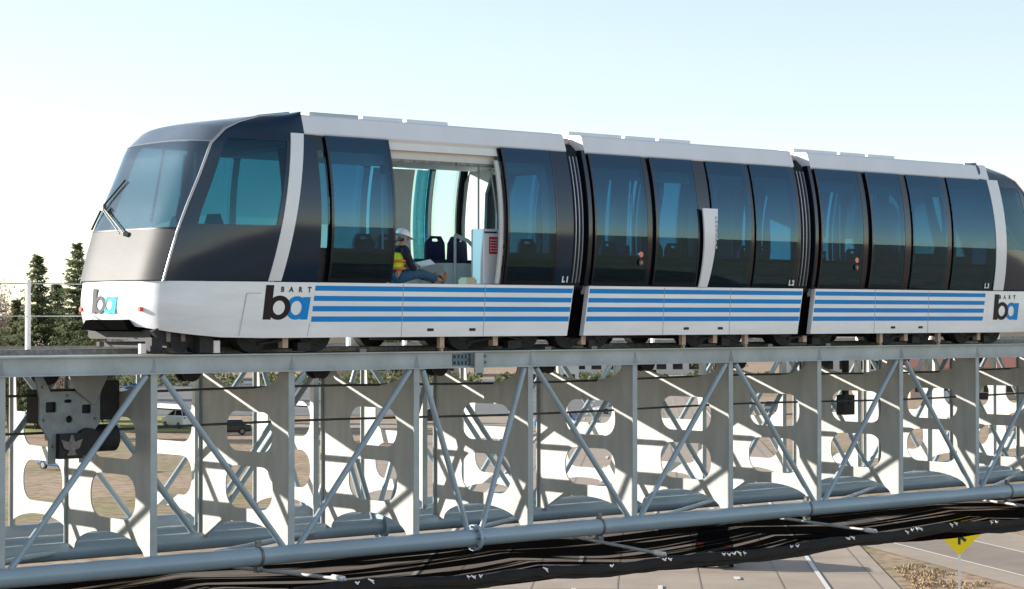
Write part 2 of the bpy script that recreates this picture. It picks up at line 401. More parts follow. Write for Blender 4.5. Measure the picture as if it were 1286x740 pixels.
mb = MB(); mb.box(-7.79, -7.41, asy - .12, asy + .10, -1.48, -1.12); mb.tube([(-7.3, asy - .1, -1.25), (-7.3, asy + .3, -1.25)], .2, 18); hb = mb.build('motor_housing', M['under'], truss)
mb = MB(); mb.plate([(-7.82, -1.2), (-7.66, -1.24), (-7.62, -1.14), (-7.58, -1.14), (-7.54, -1.24), (-7.38, -1.2), (-7.45, -1.33), (-7.55, -1.36), (-7.5, -1.43), (-7.7, -1.43), (-7.65, -1.36), (-7.75, -1.33)], [], lambda u, v, t: (-7.6 + (u + 7.6) * .8, asy - .12 + t, v - .0), -.02, -.003)
mb.build('bracket_lug', M['galv'], hb)
mb = MB(); mb.tube([(-7.15, asy + .25, -1.22), (-6.70, asy + .25, -1.22)], .20, 20); mb.box(-7.05, -6.72, asy + .05, asy + .45, -.95, -.38)
mb.build('gear_motor', M['under'], truss)
mb = MB(); mb.plate([(-7.62, -.3), (-7.28, -.3), (-7.0, -.3), (-7.2, -.72), (-7.5, -.5)], [], lambda u, v, t: (u + t, asy - .1 - (v + .3) * .1, v), -.01, .01); mb.build('stay_plate', M['plate'], truss)
mb = MB(); mb.box(10.3, 10.62, 1.75, 1.95, -1.42, -1.02); mb.tube([(10.45, 1.72, -1.15), (10.45, 1.75, -1.15)], .05, 12); mb.box(10.4, 10.5, 1.8, 1.9, -1.02, -.1); mb.build('signal_box', M['under'], truss)
# piers at both ends (outside the picture)
for s in (post_s(KA) + .8, post_s(KB) - .8):
    mb = MB(); mb.tube([(s, 1.4, GZ), (s, 1.4, -4.3)], .8, 28); mb.box(s - .7, s + .7, -.2, 3.0, -4.3, -3.18)
    mb.box(s - .7, s + .7, 3.003, 6.9, -4.3, -3.18); p = mb.build('pier', M['conc'], None); tag(p, 'round concrete pier with cap carrying the %s end of the truss' % ('left' if s < 0 else 'right'), 'pier', 'concrete piers under the truss')
# haul ropes
for nm, z, y, lab in (('haul_rope', -1.10, 1.2, 'thin dark haul rope running through the upper plate openings'), ('haul_rope', -.56, 1.2, 'thin dark haul rope just below the track, above the other rope')):
    pts = [(sa + i * (sb - sa) / 60, y, z - .02 * math.sin(i * .5)) for i in range(61)]
    tag(MB().tube(pts, .019, 8).build(nm, M['dcable']), lab, 'cable', 'haul ropes of the people mover')

# ================================================================= SAFETY NET
net = empty('safety_net', (3, .4, -3.3), 'black debris netting slung below the truss, edged by a thick rope with white ties', 'netting')
def rope_z(s): return -3.40 - .045 * math.sin((s + 1) * .45) + (.0 if s > -2 else -.012 * (s + 2) * 0 + .04 * min(1, (-2 - s) / 3)) - .02 * math.sin(s * 1.9)
def rope_y(s): return -1.7 + .05 * math.sin(s * .9)
NU, NV = 240, 56
vs = []; fs = []; uvs = []
for i in range(NU + 1):
    s = -20 + 46 * i / NU
    for j in range(NV + 1):
        v = j / NV
        y = rope_y(s) * (1 - v) + 3.3 * v
        base = rope_z(s) * (1 - v) + (-3.35) * v
        seg = abs(math.sin((s + 4.79) / 6.3 * math.pi))
        sag = (.30 + .18 * seg) * math.sin(math.pi * v)
        fold = .05 * math.sin(v * 44 + 1.4 * math.sin(s * .45 + v * 3)) * math.sin(math.pi * v) ** .5 * (.5 + .5 * seg)
        vs.append((s, y, base - sag + fold)); uvs.append((s, v * 5 + .75 * abs(math.sin((s + 4.79) / 12.6 * math.pi)) * (1 - v) ** 2))
fs = [(i * (NV + 1) + j, (i + 1) * (NV + 1) + j, (i + 1) * (NV + 1) + j + 1, i * (NV + 1) + j + 1) for i in range(NU) for j in range(NV)]
mb = MB(); mb.add(vs, fs, True); no = mb.build('mesh_sheet', M['net'], net)
uvl = no.data.uv_layers.new(name='UVMap')
for l in no.data.loops: uvl.data[l.index].uv = uvs[l.vertex_index]
pts = [(-20 + i * .2, rope_y(-20 + i * .2), rope_z(-20 + i * .2)) for i in range(231)]
MB().tube(pts, .1, 12, rr=[.075 + .03 * noise.noise(Vector((p[0] * 2.3, 3, 0))) for p in pts]).build('edge_rope', M['rope'], net)
# net hanging from the rope
rows = []
for i in range(231):
    s = -20 + i * .2; d = .14 + .07 * noise.noise(Vector((s * .5, 9, 0))) + .015 * noise.noise(Vector((s * 3.1, 2, 0)))
    rows.append([(s, rope_y(s) + .02, rope_z(s) - .02), (s, rope_y(s) + .03 * math.sin(s * 7), rope_z(s) - d)])
MB().grid(rows, (0, .01, 0)).build('rolled_hem', M['rope'], net)
mb = MB(); s = -8
tl = []
for c in [-4.45, -4.2, -2.45, -2.35, -2.22, -.9, .55, 1.75, 1.88, 3.1, 3.22, 3.34, 3.46, 3.58, 4.7, 4.85, 6.2, 6.33, 7.9, 8.05, 8.2, 8.3, 9.2, 9.33, 10.35, 10.5, 11.5, 12.9, 13.05, 14]: tl.append(c)
for c in tl:
    y, z = rope_y(c), rope_z(c)
    mb = MB(); q = random.uniform(-.02, .02)
    kx, kz = random.uniform(-.03, .03), random.uniform(-.02, .03)
    mb.tube([(c - .02 - kx, y - .085, z + .07 + q), (c, y - .11, z + .045 + q), (c + .02 + kx, y - .115, z + .01 + kz)], .013, 6, rr=[.008, .017, .007])
    mb.tube([(c + .005, y - .11, z + .045 + q), (c + .035, y - .12, z + .055 + kz)], .011, 5, rr=[.013, .006])
    mb.build('white_tie', M['tie'], net)
for s in OUT:
    e = -.05 if s > 0 else .05
    o_ = MB().tube([(s, .9, -3.25), (s + e * 5, rope_y(s) + .05, rope_z(s) + .09)], .028, 10).build('outrigger_pipe', M['wire'], net)
    mb = MB(); mb.tube([(s + e * 4.4, rope_y(s) + .32, rope_z(s) + .10), (s + e * 4.9, rope_y(s) + .08, rope_z(s) + .095)], .042, 10); mb.build('pipe_sleeve', M['postwhite'], o_)
# ================================================================= TRAIN
train = empty('people_mover_train', (4.2, 1.4, 0), 'three-car white and black people mover train with blue stripes on the steel guideway', 'train')
W = 2.8
def yp(z): return -.08 + (z - 2.05) ** 2 / 8.2
def side(y, far): return W - y if far else y
def panel(s0, s1, z0, z1, off=0, th=.012, t0=0, t1=0, far=False, nz=12, mb=None):
    """curved side panel between s0..s1 (t0/t1 = shift of the edge at the top); off pushes it outwards"""
    mb = mb or MB(); rows = []
    for i in range(nz + 1):
        z = z0 + (z1 - z0) * i / nz; f = (z - 1.07) / 2.26
        y = side(yp(z) - off, far)
        a, b = s0 + t0 * f, s1 + t1 * f
        rows.append([(a, y, z), ((a + b) / 2, y, z), (b, y, z)])
    return mb.grid(rows, (0, -th if far else th, 0))
def prism(mb, poly, s0, s1):   # poly in (y,z)
    n = len(poly); vs = [(s0, y, z) for y, z in poly] + [(s1, y, z) for y, z in poly]
    mb.add(vs, [tuple(range(n)), tuple(range(n, 2 * n))[::-1]] + [(i, (i + 1) % n, (i + 1) % n + n, i + n) for i in range(n)]); return mb
ROOF = [(.125, 3.325), (.118, 3.345), (.205, 3.60), (.25, 3.625), (1.4, 3.68), (2.55, 3.625), (2.595, 3.60), (2.682, 3.345), (2.675, 3.325), (2.55, 3.2), (.25, 3.2)]
cars = [dict(s0=-4.05, s1=1.30, k0=-3.96, k1=1.37), dict(s0=1.72, s1=6.98, k0=1.72, k1=7.10), dict(s0=7.44, s1=12.86, k0=7.44, k1=12.7)]
TH1 = 3.318; B0 = 1.085
side_defs = [
    dict(door=[(-3.69, -2.47), (-.17, .93)], win=[], open=(-2.44, -.2), black=[(-4.535, -3.87), (.955, 1.29)], slit=(-3.86, -3.71)),
    dict(door=[(1.76, 3.04), (3.2, 4.28)], win=[(4.62, 5.62), (5.75, 6.86)], open=None, black=[], slit=None),
    dict(door=[(7.50, 8.74), (8.95, 9.98)], win=[(10.2, 11.27), (11.46, 12.82)], open=None, black=[], slit=None)]
pole_mat = M['wire']
def make_seat(parent, s, y, face):
    mb = MB()
    for q in range(2):
        x0 = s + q * .5
        # shell: base + back with rounded top
        mb.box(x0 + .02, x0 + .46, y - .22, y + .22, 1.46, 1.53)
        a, b = (y + .17, y + .24) if face < 0 else (y - .24, y - .17)
        out = [(x0 + .02, 1.5), (x0 + .46, 1.5), (x0 + .44, 1.83), (x0 + .36, 1.95), (x0 + .12, 1.95), (x0 + .04, 1.83)]
        mb.plate(out, [rrect(x0 + .24, 1.88, .16, .05, .02, 3)], lambda u, v, t: (u, t, v), a, b)
    return mb.build('seat', M['seat'], parent, bevel=.012)
carr = []
for ci, c in enumerate(cars):
    s0, s1, k0, k1 = c['s0'], c['s1'], c['k0'], c['k1']; d = side_defs[ci]
    # the carriage itself: roof shell, floor, end frames (white)
    mb = MB()
    prism(mb, ROOF, s0, s1)
    mb.box(s0, s1, .16, W - .16, .93, 1.065)
    cg = mb.build('carriage', M['white'], train); carr.append(cg)
    # roof seam shadow line and drip edge
    for far in (False, True):
        y = side(.17, far)
        MB().box(s0 + .01, s1 - .01, min(y, side(.24, far)), max(y, side(.24, far)), 3.298, 3.324).build('drip_rail', M['black'], cg)
    # skirts
    for far in (False, True):
        mb = MB()
        b0 = .0 if ci == 0 else -.14; b1 = .0 if ci == 2 else -.16
        ka, kb = (k0 if ci else -4.02), (k1 if ci < 2 else 12.655)
        ya = side(0, far); yb = side(.10, far)
        out = [(ka + b0 * 0, 1.07), (kb, 1.07), (kb + b1, .235), (ka + b0, .235)]
        mb.plate(out, [], lambda u, v, t: (u, ya + (yb - ya) * t + (0), v), 0, 1)
        sk = mb.build('skirt', M['skirt'], cg)
        # stripes: painted bands 2 mm proud
        for zi, (zt, zb) in enumerate(((1.022, .945), (.868, .790), (.714, .632), (.556, .474))):
            f0 = (1.07 - zt) / .835; f1 = (1.07 - zb) / .835
            if ci == 0: L0, L1 = -3.915 - .13 * f0, -3.915 - .13 * f1
            else: L0, L1 = ka + b0 * f0 + .02, ka + b0 * f1 + .02
            if ci == 2: R0, R1 = 12.66 - .16 * f0, 12.66 - .16 * f1
            else: R0, R1 = kb + b1 * f0 - .015, kb + b1 * f1 - .015
            if ci == 2: R0 -= .06; R1 -= .06
            mb = MB(); yy = side(-.003, far); y2 = side(0.001, far)
            mb.plate([(L0, zt), (R0, zt), (R1, zb), (L1, zb)], [], lambda u, v, t: (u, yy + (y2 - yy) * t, v), 0, 1)
            mb.build('blue_stripe', M['blue'], sk)
        # panel seams and small latches
        yy = side(-.0045, far); y2 = side(0, far)
        L = kb - ka
        for fr in (.33, .64):
            mb = MB(); u = ka + L * fr; mb.plate([(u, 1.06), (u + .008, 1.06), (u - .05 + .008, .24), (u - .05, .24)], [], lambda a, v, t: (a, yy + (y2 - yy) * t, v), 0, 1)
            mb.build('panel_seam', M['ridge'], sk)
        for fr in (.43, .59):
            u = ka + L * fr; mb = MB(); mb.plate(rrect(u, .345, .13, .045, .012, 3), [], lambda a, v, t: (a, yy + (y2 - yy) * t, v), 0, 1)
            mb.build('latch', M['under'], sk)
    # side structure
    for far in (False, True):
        # black pillars behind glass, full height frame
        segs = []
        ends = [s0 if ci else -4.25, s1 if ci < 2 else 12.95]
        if ci == 0: pil = [(-4.55, -4.42), (-3.90, -3.86), (-3.71, -3.62), (-2.56, -2.47), (-.17, -.08), (.80, 1.29)]
        elif ci == 1: pil = [(1.72, 1.84), (2.98, 3.28), (4.20, 4.72), (5.54, 5.86), (6.76, 6.97)]
        else: pil = [(7.45, 7.60), (8.66, 9.04), (9.90, 10.28), (11.18, 11.58), (12.60, 12.86)]
        if far and ci == 0: pil = [(-4.55, -4.42), (-3.62, -3.5), (-2.4, -2.25), (-1.0, -.86), (.42, .56), (1.12, 1.29)]
        for a, b in pil: panel(a, b, B0, 3.078 if not far else 3.118, -.022, .04, far=far).build('window_pillar', M['pillar'], cg)
        fr = MB()
        if far:
            panel(-4.5 if ci == 0 else s0, s1 if ci < 2 else 12.9, 3.12, TH1, -.022, .03, far=far, mb=fr)
        else:
            o0, o1 = d['open'] if d['open'] else (99, 99)
            if ci == 0:
                panel(-4.3, o0, 3.08, TH1, -.022, .03, mb=fr).build('side_frame', M['pillar'], cg); fr = MB(); panel(o1, s1, 3.08, TH1, -.022, .03, mb=fr)
            else: panel(s0, s1 if ci < 2 else 12.95, 3.08, TH1, -.022, .03, mb=fr)
        fr.build('side_frame', M['pillar'], cg)
        # lower inner wall
        lw = MB()
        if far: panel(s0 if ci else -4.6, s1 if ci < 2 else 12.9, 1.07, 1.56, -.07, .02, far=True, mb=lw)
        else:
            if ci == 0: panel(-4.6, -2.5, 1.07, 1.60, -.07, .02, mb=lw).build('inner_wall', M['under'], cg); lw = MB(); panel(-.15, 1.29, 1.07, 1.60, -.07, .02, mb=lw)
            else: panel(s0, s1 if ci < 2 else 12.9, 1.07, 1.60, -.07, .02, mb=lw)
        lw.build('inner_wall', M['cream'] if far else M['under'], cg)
        # glass
        if not far:
            for a, b in d['door']:
                g = panel(a, b, B0, TH1 - .005, .022, .012).build('door', M['clear'], cg)
                # slim black edge of the leaf
                e = MB(); panel(a, a + .045, B0, TH1 - .01, .026, .02, mb=e); panel(b - .045, b, B0, TH1 - .01, .026, .02, mb=e)
                panel(a + .045, b - .045, B0, B0 + .05, .026, .02, nz=2, mb=e)
                e.build('door_edge', M['pillar'], cg)
            for a, b in d['win']: panel(a, b, B0, TH1 - .005, .004, .012).build('window', M['clear'], cg)
            for a, b in d['black']:
                panel(a, b, B0, TH1 - .005, .0, .02, t0=(.47 if a < -4.5 else 0)).build('black_panel', M['navy'], cg)
            if d['slit']: panel(*d['slit'], 1.95, 2.98, -.01, .008).build('window', M['farclear'], cg)
        else:
            L = pil; 
            for (a0, a1), (b0_, b1_) in zip(pil[:-1], pil[1:]):
                panel(a1 - .03, b0_ + .03, B0 + .02, TH1 - .02, .0, .012, far=True).build('window', M['pane'] if ci == 0 and a0 > -1.2 else M['farclear'], cg)
    # ceiling, inner end frames, poles
    mb = MB(); mb.box(s0 + .05, s1 - .05, .34, W - .34, 3.10, 3.18); mb.build('ceiling', M['cream'], cg)
    def portal(s):
        out = [(.22, 1.07), (.02, 1.6), (-.02, 2.2), (.1, 2.9), (.3, 3.19), (2.5, 3.19), (2.7, 2.9), (2.82, 2.2), (2.78, 1.6), (2.58, 1.07)]
        out = [(min(max(y, .03 + yp(z) + .06), W - yp(z) - .09), z) for y, z in out]
        hole = [(.72, 1.10), (.62, 1.8), (.66, 2.7), (.82, 3.02), (1.98, 3.02), (2.14, 2.7), (2.18, 1.8), (2.08, 1.10)]
        mb = MB(); mb.plate(out, [hole], lambda u, v, t: (s + t, u, v), 0, .06); return mb
    if ci > 0: portal(s0 + .02).build('end_portal', M['cream'], cg)
    if ci < 2: portal(s1 - .08).build('end_portal', M['cream'], cg)
    for q in ((.22, 0), (.50, 1), (.8, 0)):
        s = s0 + (s1 - s0) * q[0] + .1
        MB().tube([(s, 1.4 + (.4 if q[1] else -.15), 1.07), (s, 1.4 + (.4 if q[1] else -.15), 3.09)], .018, 8).build('grab_pole', M['postwhite'], cg)
    # lit white inner window posts on the far side
    for a, b in (pil[1:-1]): panel(a - .04, a + .09, 1.5, 3.09, -.09, .02, far=True).build('inner_post', M['cream'], cg)
    for y in (2.25,):
        for sx in ((-3.5, ) if ci == 0 else (s0 + .5, s0 + 2.0, s0 + 3.7)):
            make_seat(cg, sx, y, -1)
    # roof units
    x = s0 + (.45 if ci == 0 else .1)
    for L in ((.95, .8, .85) if ci == 0 else (1.25, .75, .8)):
        mb = MB(); mb.box(x, x + L, .62, 2.18, 3.60, 3.722)
        mb.build('roof_unit', M['roofcoat'] if L != .95 else M['wire'], cg, bevel=.015)
        x += L + .08
    # undercarriage
    mb = MB(); mb.box(s0 + .1, s1 - .1, .35, 2.45, .55, .92)
    mb.build('underframe', M['under'], cg)
# red release buttons, number plates
def text_on_side(body, s, z, size, mat, name, parent, off=.004, shear=0, mapz=None, spread=1.0):
    mb = MB(); x = s
    for ch in body:
        if ch == ' ': x += size * .3; continue
        vs, fs = text_verts(ch, size)
        wmax = max(v.x for v in vs)
        pts = [(x + v.x + shear * v.y, yp(z + v.y) - off if mapz is None else mapz - off, z + v.y) for v in vs]
        mb.add(pts, fs); x += wmax + size * .12 * spread
    return mb.build(name, mat, parent)
for ci, (s, t) in enumerate(((1.10, 'L1'), (6.70, 'L2'), (12.55, 'L3'))):
    text_on_side(t, s, 1.13, .13, M['wtext'], 'car_number', carr[ci], off=.012 + (.0 if ci == 0 else .008))
for ci, s in ((1, 2.85), (2, 8.52)):
    y = yp(1.6) - .035
    mb = MB(); mb.tube([(s, y, 1.62), (s, y + .03, 1.62)], .05, 16); b_ = mb.build('door_release', M['redlens'], carr[ci])
    mb = MB(); mb.tube([(s, y, 1.48), (s, y + .03, 1.48)], .055, 16); mb.build('door_lock', M['black'], carr[ci])
    mb = MB(); mb.tube([(s, y - .006, 1.48), (s, y - .001, 1.48)], .022, 12); mb.build('lock_ring', M['redlens'], carr[ci])
# white board standing proud of car 2
mb = MB(); rows = []
for i in range(11):
    f = i / 10; z = 1.075 + 1.385 * f
    l = 4.31 - .02 * f + .03 * math.sin(f * 3.1); r = 4.515 + .155 * f ** .8
    rows.append([(l, yp(z) - .10 + .02 * (1 - f), z), (r, yp(z) - .10 + .02 * (1 - f), z)])
mb.grid(rows, (0, .03, 0)); fin = mb.build('side_board', M['white'], carr[1], 'upright white curved board on the side of the middle car')
mb = MB()
for i in range(8):
    z = 2.28 - i * .075; vs, fs = text_verts('SEAVICEO'[i] if False else 'I', .055)
    mb.box(4.60, 4.615 + .012 * (i % 3), yp(z) - .113, yp(z) - .103, z, z + .045)
mb.build('board_marks', M['ridge'], fin)
# doorway lintel with door gear
mb = MB(); mb.box(-2.46, -.15, .26, .42, 3.0, 3.27); panel(-2.46, -.15, 3.17, 3.315, -.06, .02, nz=3, mb=mb)
lt = mb.build('door_header', M['cream'], carr[0], bevel=.006)
mb = MB(); mb.box(-2.44, -.18, .22, .25, 2.985, 3.04); mb.box(-2.38, -2.06, .20, .22, 3.0, 3.03); mb.box(-1.85, -1.15, .20, .22, 3.0, 3.03); mb.box(-1.0, -.4, .20, .22, 3.0, 3.03); mb.build('door_track', M['galv'], lt)
mb = MB(); mb.box(-2.40, -2.28, .28, .40, 2.80, 2.95); mb.build('door_actuator', M['under'], lt)
# cream door post between the leaf and the opening, right side inner jamb
mb = MB(); panel(-.26, -.19, 1.09, 3.1, -.07, .04, mb=mb); mb.build('door_jamb', M['cream'], carr[0])
mb = MB(); panel(-2.46, -2.40, 1.09, 3.1, -.07, .04, mb=mb); mb.build('door_jamb', M['pillar'], carr[0])
MB().add([], [])
panel(-.84, .04, 1.5, 3.09, -.12, .02, far=True).build('interior_panel', M['cream'], carr[0])
panel(.10, .42, 1.5, 3.09, -.12, .02, far=True).build('interior_screen', M['nose_glass'], carr[0])
# white equipment cabinet in the doorway
mb = MB(); mb.box(-.36, .08, .30, .62, 1.085, 1.99); cab = mb.build('equipment_cabinet', M['white'], carr[0], bevel=.02)
mb = MB(); mb.box(-.34, -.08, .285, .299, 1.92, 1.945); mb.build('cabinet_slot', M['black'], cab)
mb = MB(); mb.box(-.24, -.06, .288, .2985, 1.58, 1.86); stk = mb.build('warning_sticker', M['red'], cab)
mb = MB()
for q in range(5):
    for g in range(3): mb.box(-.225 + g * .055, -.19 + g * .055, .2855, .2875, 1.62 + q * .045, 1.635 + q * .045)
mb.build('sticker_print', M['wtext'], stk)
mb = MB(); mb.tube([(.015, .27, 1.71), (.015, .30, 1.71)], .05, 16); mb.build('cabinet_lock', M['galv'], cab)
mb = MB(); mb.tube([(.06, .29, 1.54), (.0, .25, 1.53), (-.01, .25, 1.5), (-.01, .25, 1.24), (.0, .25, 1.21), (.06, .29, 1.2)], .012, 8); mb.build('cabinet_handle', M['galv'], cab)
mb = MB(); mb.tube([(-.05, .33, 1.99), (-.07, .3, 2.2), (-.10, .34, 2.6), (-.13, .4, 2.98)], .016, 8); mb.build('grab_rail', M['wire'], carr[0])
mb = MB(); mb.box(.15, 1.15, 1.95, 2.6, 1.075, 1.47); mb.build('seat_plinth', M['cream'], carr[0])
make_seat(carr[0], -.35 + .5, 2.3, -1); make_seat(carr[0], -1.4, 2.3, -1)
mb = MB(); mb.tube([(.35, 1.9, 1.95), (.6, 1.85, 1.85), (1.05, 1.8, 1.45), (1.05, 1.8, 1.1)], .035, 8); mb.tube([(.35, 1.9, 1.95), (.35, 1.9, 1.1)], .025, 8); mb.build('partition_rail', M['cream'], carr[0])

# ---- noses
ridge = [(-6.457, 1.068, .22), (-6.349, 1.449, .20), (-6.222, 1.844, .19), (-6.06, 2.219, .19), (-5.87, 2.621, .19), (-5.658, 3.11, .20), (-5.396, 3.338, .24), (-5.133, 3.452, .30), (-4.682, 3.575, .40), (-4.06, 3.665, .52)]
bulge = [.20, .20, .20, .20, .20, .20, .20, .17, .11, .03]
def interp(tab, f):
    i = min(int(f), len(tab) - 2); t = f - i
    a, b = tab[i], tab[i + 1]
    return tuple(a[k] * (1 - t) + b[k] * t for k in range(len(a))) if isinstance(a, tuple) else a * (1 - t) + b * t
def nose(mirror, carriage):
    mx = (lambda p: (8.5 - p[0], p[1], p[2])) if mirror else (lambda p: p)
    def sm(pts):  # catmull-like smoothing through ridge points
        return pts
    def frontpt(f, t):      # f along ridge, t in -1..1 from near ridge to far
        s, z, y = interp(ridge, f); b = interp(bulge, f); yy = y + (W - 2 * y) * (t + 1) / 2
        return mx((s - b * (1 - abs(t) ** 6), yy, z + .09 * (1 - abs(t) ** 2.5) * max(0, min(1, (f - 4.4) / 1.6, (8 - f) / 1.8))))
    def front(f0, f1, name, mat, t0=-1., t1=1., out=0, n=None, parent=carriage):
        n = n or max(2, int((f1 - f0) * 4)); rows = []
        sg = -1 if not mirror else 1
        for i in range(n + 1):
            f = f0 + (f1 - f0) * i / n
            rows.append([Vector(frontpt(f, t0 + (t1 - t0) * j / 20)) + Vector((sg * out, 0, 0)) for j in range(21)])
        mb = MB(); mb.grid(rows, (-sg * .02, 0, -.012)); return mb.build(name, mat, parent)
    front(0.05, 1.98, 'nose_panel', M['silver'])
    front(2.02, 5.1, 'windshield', M['wind'])
    front(5.15, 9, 'nose_cap', M['cap'])
    for f0, f1 in ((1.97, 2.03), (5.09, 5.16)): front(f0, f1, 'trim_strip', M['rim'] if f0 > 3 else M['black'], out=.006, n=2)
    # rims on both ridges
    for t in (-1, 1):
        pts = [Vector(frontpt(f * .25, t)) for f in range(0, 37)]
        MB().tube(pts, .021, 8).build('corner_rim', M['rim'] if t < 0 else M['pillar'], carriage)
    # slanted hand rail just inside the windshield
    pa, pb = Vector(frontpt(4.9, -.08)), Vector(frontpt(2.3, -.45)); iw = Vector((.10 if not mirror else -.10, 0, 0))
    MB().tube([pa + iw, pb + iw], .022, 8).build('hand_rail', M['postwhite'], carriage)
    # sides
    def strip_s(z): return -4.77 + .47 * (z - 1.07) / 2.26
    TOPS = -4.06
    def sidept(f, u, far):
        s, z, y = interp(ridge, f)
        if mirror: e = 8.5 - (12.87 - .10 * (z - 1.07) / 2.26) 
        else: e = strip_s(z)
        if z > 3.30: e = TOPS
        elif z > 3.2: e = e * (1 - (z - 3.2) / .1) + (-4.2) * (z - 3.2) / .1
        ye = yp(min(z, 3.33)) + (0 if z < 3.33 else (z - 3.33) * .25)
        zz = z
        x_ = s * (1 - u) + e * u; yy = y * (1 - u) ** 1.3 + ye * (1 - (1 - u) ** 1.3)
        return mx((x_, side(yy, far), zz))
    fz = lambda z: next(i + (z - ridge[i][1]) / (ridge[i + 1][1] - ridge[i][1]) for i in range(len(ridge) - 1) if ridge[i][1] <= z <= ridge[i + 1][1])
    fw0, fw1 = fz(1.91), fz(3.19)
    def sidegrid(f0, f1, u0, u1, far, mb, n=10, m=10, inw=0):
        rows = []
        for i in range(n + 1):
            f = f0 + (f1 - f0) * i / n
            r = []
            for j in range(m + 1):
                u = u0 + (u1 - u0) * j / m; p = Vector(sidept(f, u, far)); p.y += (-inw if far else inw); r.append(p)
            rows.append(r)
        mb.grid(rows, (0, -.02 if far else .02, 0))
    def uw(z): return .175 - .05 * (z - 1.91) / 1.28
    for far in (False, True):
        mb = MB(); sidegrid(0.02, fw0, 0, 1, far, mb, 10, 14); sidegrid(fw1, 9, 0, 1, far, mb, 14, 14)
        sidegrid(fw0, fw1, 0, .16, far, mb); sidegrid(fw0, fw1, .95, 1, far, mb, 10, 2)
        np_ = mb.build('nose_side_panel', M['navy'], carriage)
        mb = MB(); sidegrid(fw0, fw1, .16, .95, far, mb, 10, 12, .004); mb.build('side_window', M['nose_glass'] if not far else M['farclear'], carriage)
    # white slanted strips
    for far in (False, True):
        if not mirror: panel(-4.77, -4.54, 1.085, 3.325, .014, .02, .47, .47, far).build('white_strip', M['white'], carriage)
        else: panel(12.87, 13.20, 1.085, 3.325, .014, .02, -.10, -.08, far).build('white_strip', M['white'], carriage)
    # lower shell, plan outline from the side round the corner to the other side
    plan = [((-4.16 if mirror else -4.022), 0.), (-4.9, .0), (-5.6, .03), (-6.05, .10), (-6.36, .20), (-6.46, .27), (-6.52, .40), (-6.60, .62), (-6.665, 1.0), (-6.68, 1.4)]
    plan = plan + [(s, W - y) for s, y in plan[-2::-1]]
    zb = [.235, .235, .25, .29, .33, .35, .37, .40, .42, .43]; zb = zb + zb[-2::-1]
    rows = []; prof = [(0, 0.), (.25, .04), (.55, .045), (.8, .02), (1, -.03)]
    L = []
    for (s, y), b in zip(plan, zb):
        L.append([])
        for q, o in [(0, 0), (.12, .01), (.35, .03), (.6, .03), (.85, .0), (1, -.035)]:
            z = 1.07 + (b - 1.07) * q
            k = max(0, min(1, (-5.0 - s) / 1.4))
            ox = -o * k if abs(s) > 0 else 0
            L[-1].append(mx((s + ox * 1.0, y + (o * -.6 * k if y < 1.4 else o * .6 * k), z)))
    mb = MB(); mb.grid(L, None)
    inner = [[(p[0] + (.05 if not mirror else -.05) * (1 if i in range(3, 16) else 0), p[1] + (.05 if p[1] < 1.3 else -.05 if p[1] > 1.5 else 0), p[2]) for p in r] for i, r in enumerate(L)]
    mb.grid(inner, None)
    for e in (0, -1):
        pass
    n = len(L)
    mb.add([r[0] for r in L] + [r[0] for r in inner], [(i, i + 1, i + 1 + n, i + n) for i in range(n - 1)])
    mb.add([r[-1] for r in L] + [r[-1] for r in inner], [(i, i + 1, i + 1 + n, i + n) for i in range(n - 1)])
    # ledge to the upper body
    mb.add([r[0] for r in L], [tuple(range(n))])
    sh = mb.build('nose_shell', M['skirt'], carriage)
    # proud black block standing in for the shade inside the coupler recess
    mb = MB()
    A = [mx(p) for p in [(-6.745, .72, .36), (-6.745, 2.08, .36), (-6.745, 1.95, .50), (-6.745, .85, .50)]]
    B = [mx(p) for p in [(-6.2, .72, .30), (-6.2, 2.08, .30), (-6.2, 1.95, .55), (-6.2, .85, .55)]]
    mb.add(A + B, [(0, 1, 2, 3), (7, 6, 5, 4), (0, 4, 5, 1), (1, 5, 6, 2), (2, 6, 7, 3), (3, 7, 4, 0)])
    mb.build('coupler_shade_block', M['void'], sh)
    mb = MB(); 
    p0, p1 = mx((-6.74, 1.4, .42)), mx((-6.2, 1.4, .42)); mb.tube([p0, p1], .05, 10); mb.build('coupler', M['under'], sh)
    # marker lights
    for y in (.56, 2.3):
        p0, p1 = mx((-6.66 + .02 * (y == 2.3), y, .66)), mx((-6.5, y, .66)); MB().tube([p0, p1], .035, 12).build('marker_light', M['redlens'], sh)
    # interior floor, console, ceiling, driver bulkhead
    mb = MB(); x0, x1 = sorted((mx((-6.3, 0, 0))[0], mx((-4.0, 0, 0))[0])); mb.box(x0, x1, .34, W - .34, .95, 1.065); mb.build('nose_floor', M['under'], carriage)
    mb = MB(); x0, x1 = sorted((mx((-6.05, 0, 0))[0], mx((-5.65, 0, 0))[0])); mb.box(x0, x1, .45, W - .45, 1.07, 1.72); mb.build('console', M['under'], carriage, bevel=.03)
    for q in (.9, 1.9):
        mb = MB(); x0, x1 = sorted((mx((-5.2, 0, 0))[0], mx((-5.12, 0, 0))[0]))
        mb.plate([(q - .23, 1.5), (q + .23, 1.5), (q + .21, 1.95), (q + .12, 2.1), (q - .12, 2.1), (q - .21, 1.95)], [], lambda u, v, t: (t, u, v), x0, x1)
        mb.box(min(x0, x0), x1, q - .2, q + .2, 1.07, 1.5); mb.build('front_seat', M['seat'], carriage)
    MB().tube([mx((-5.0, 1.75, 1.07)), mx((-4.95, 1.75, 3.1))], .02, 8).build('grab_pole', M['postwhite'], carriage)
    return frontpt, mx, sh
fp, mxl, shl = nose(False, carr[0])
fpr, mxr, shr = nose(True, carr[2])
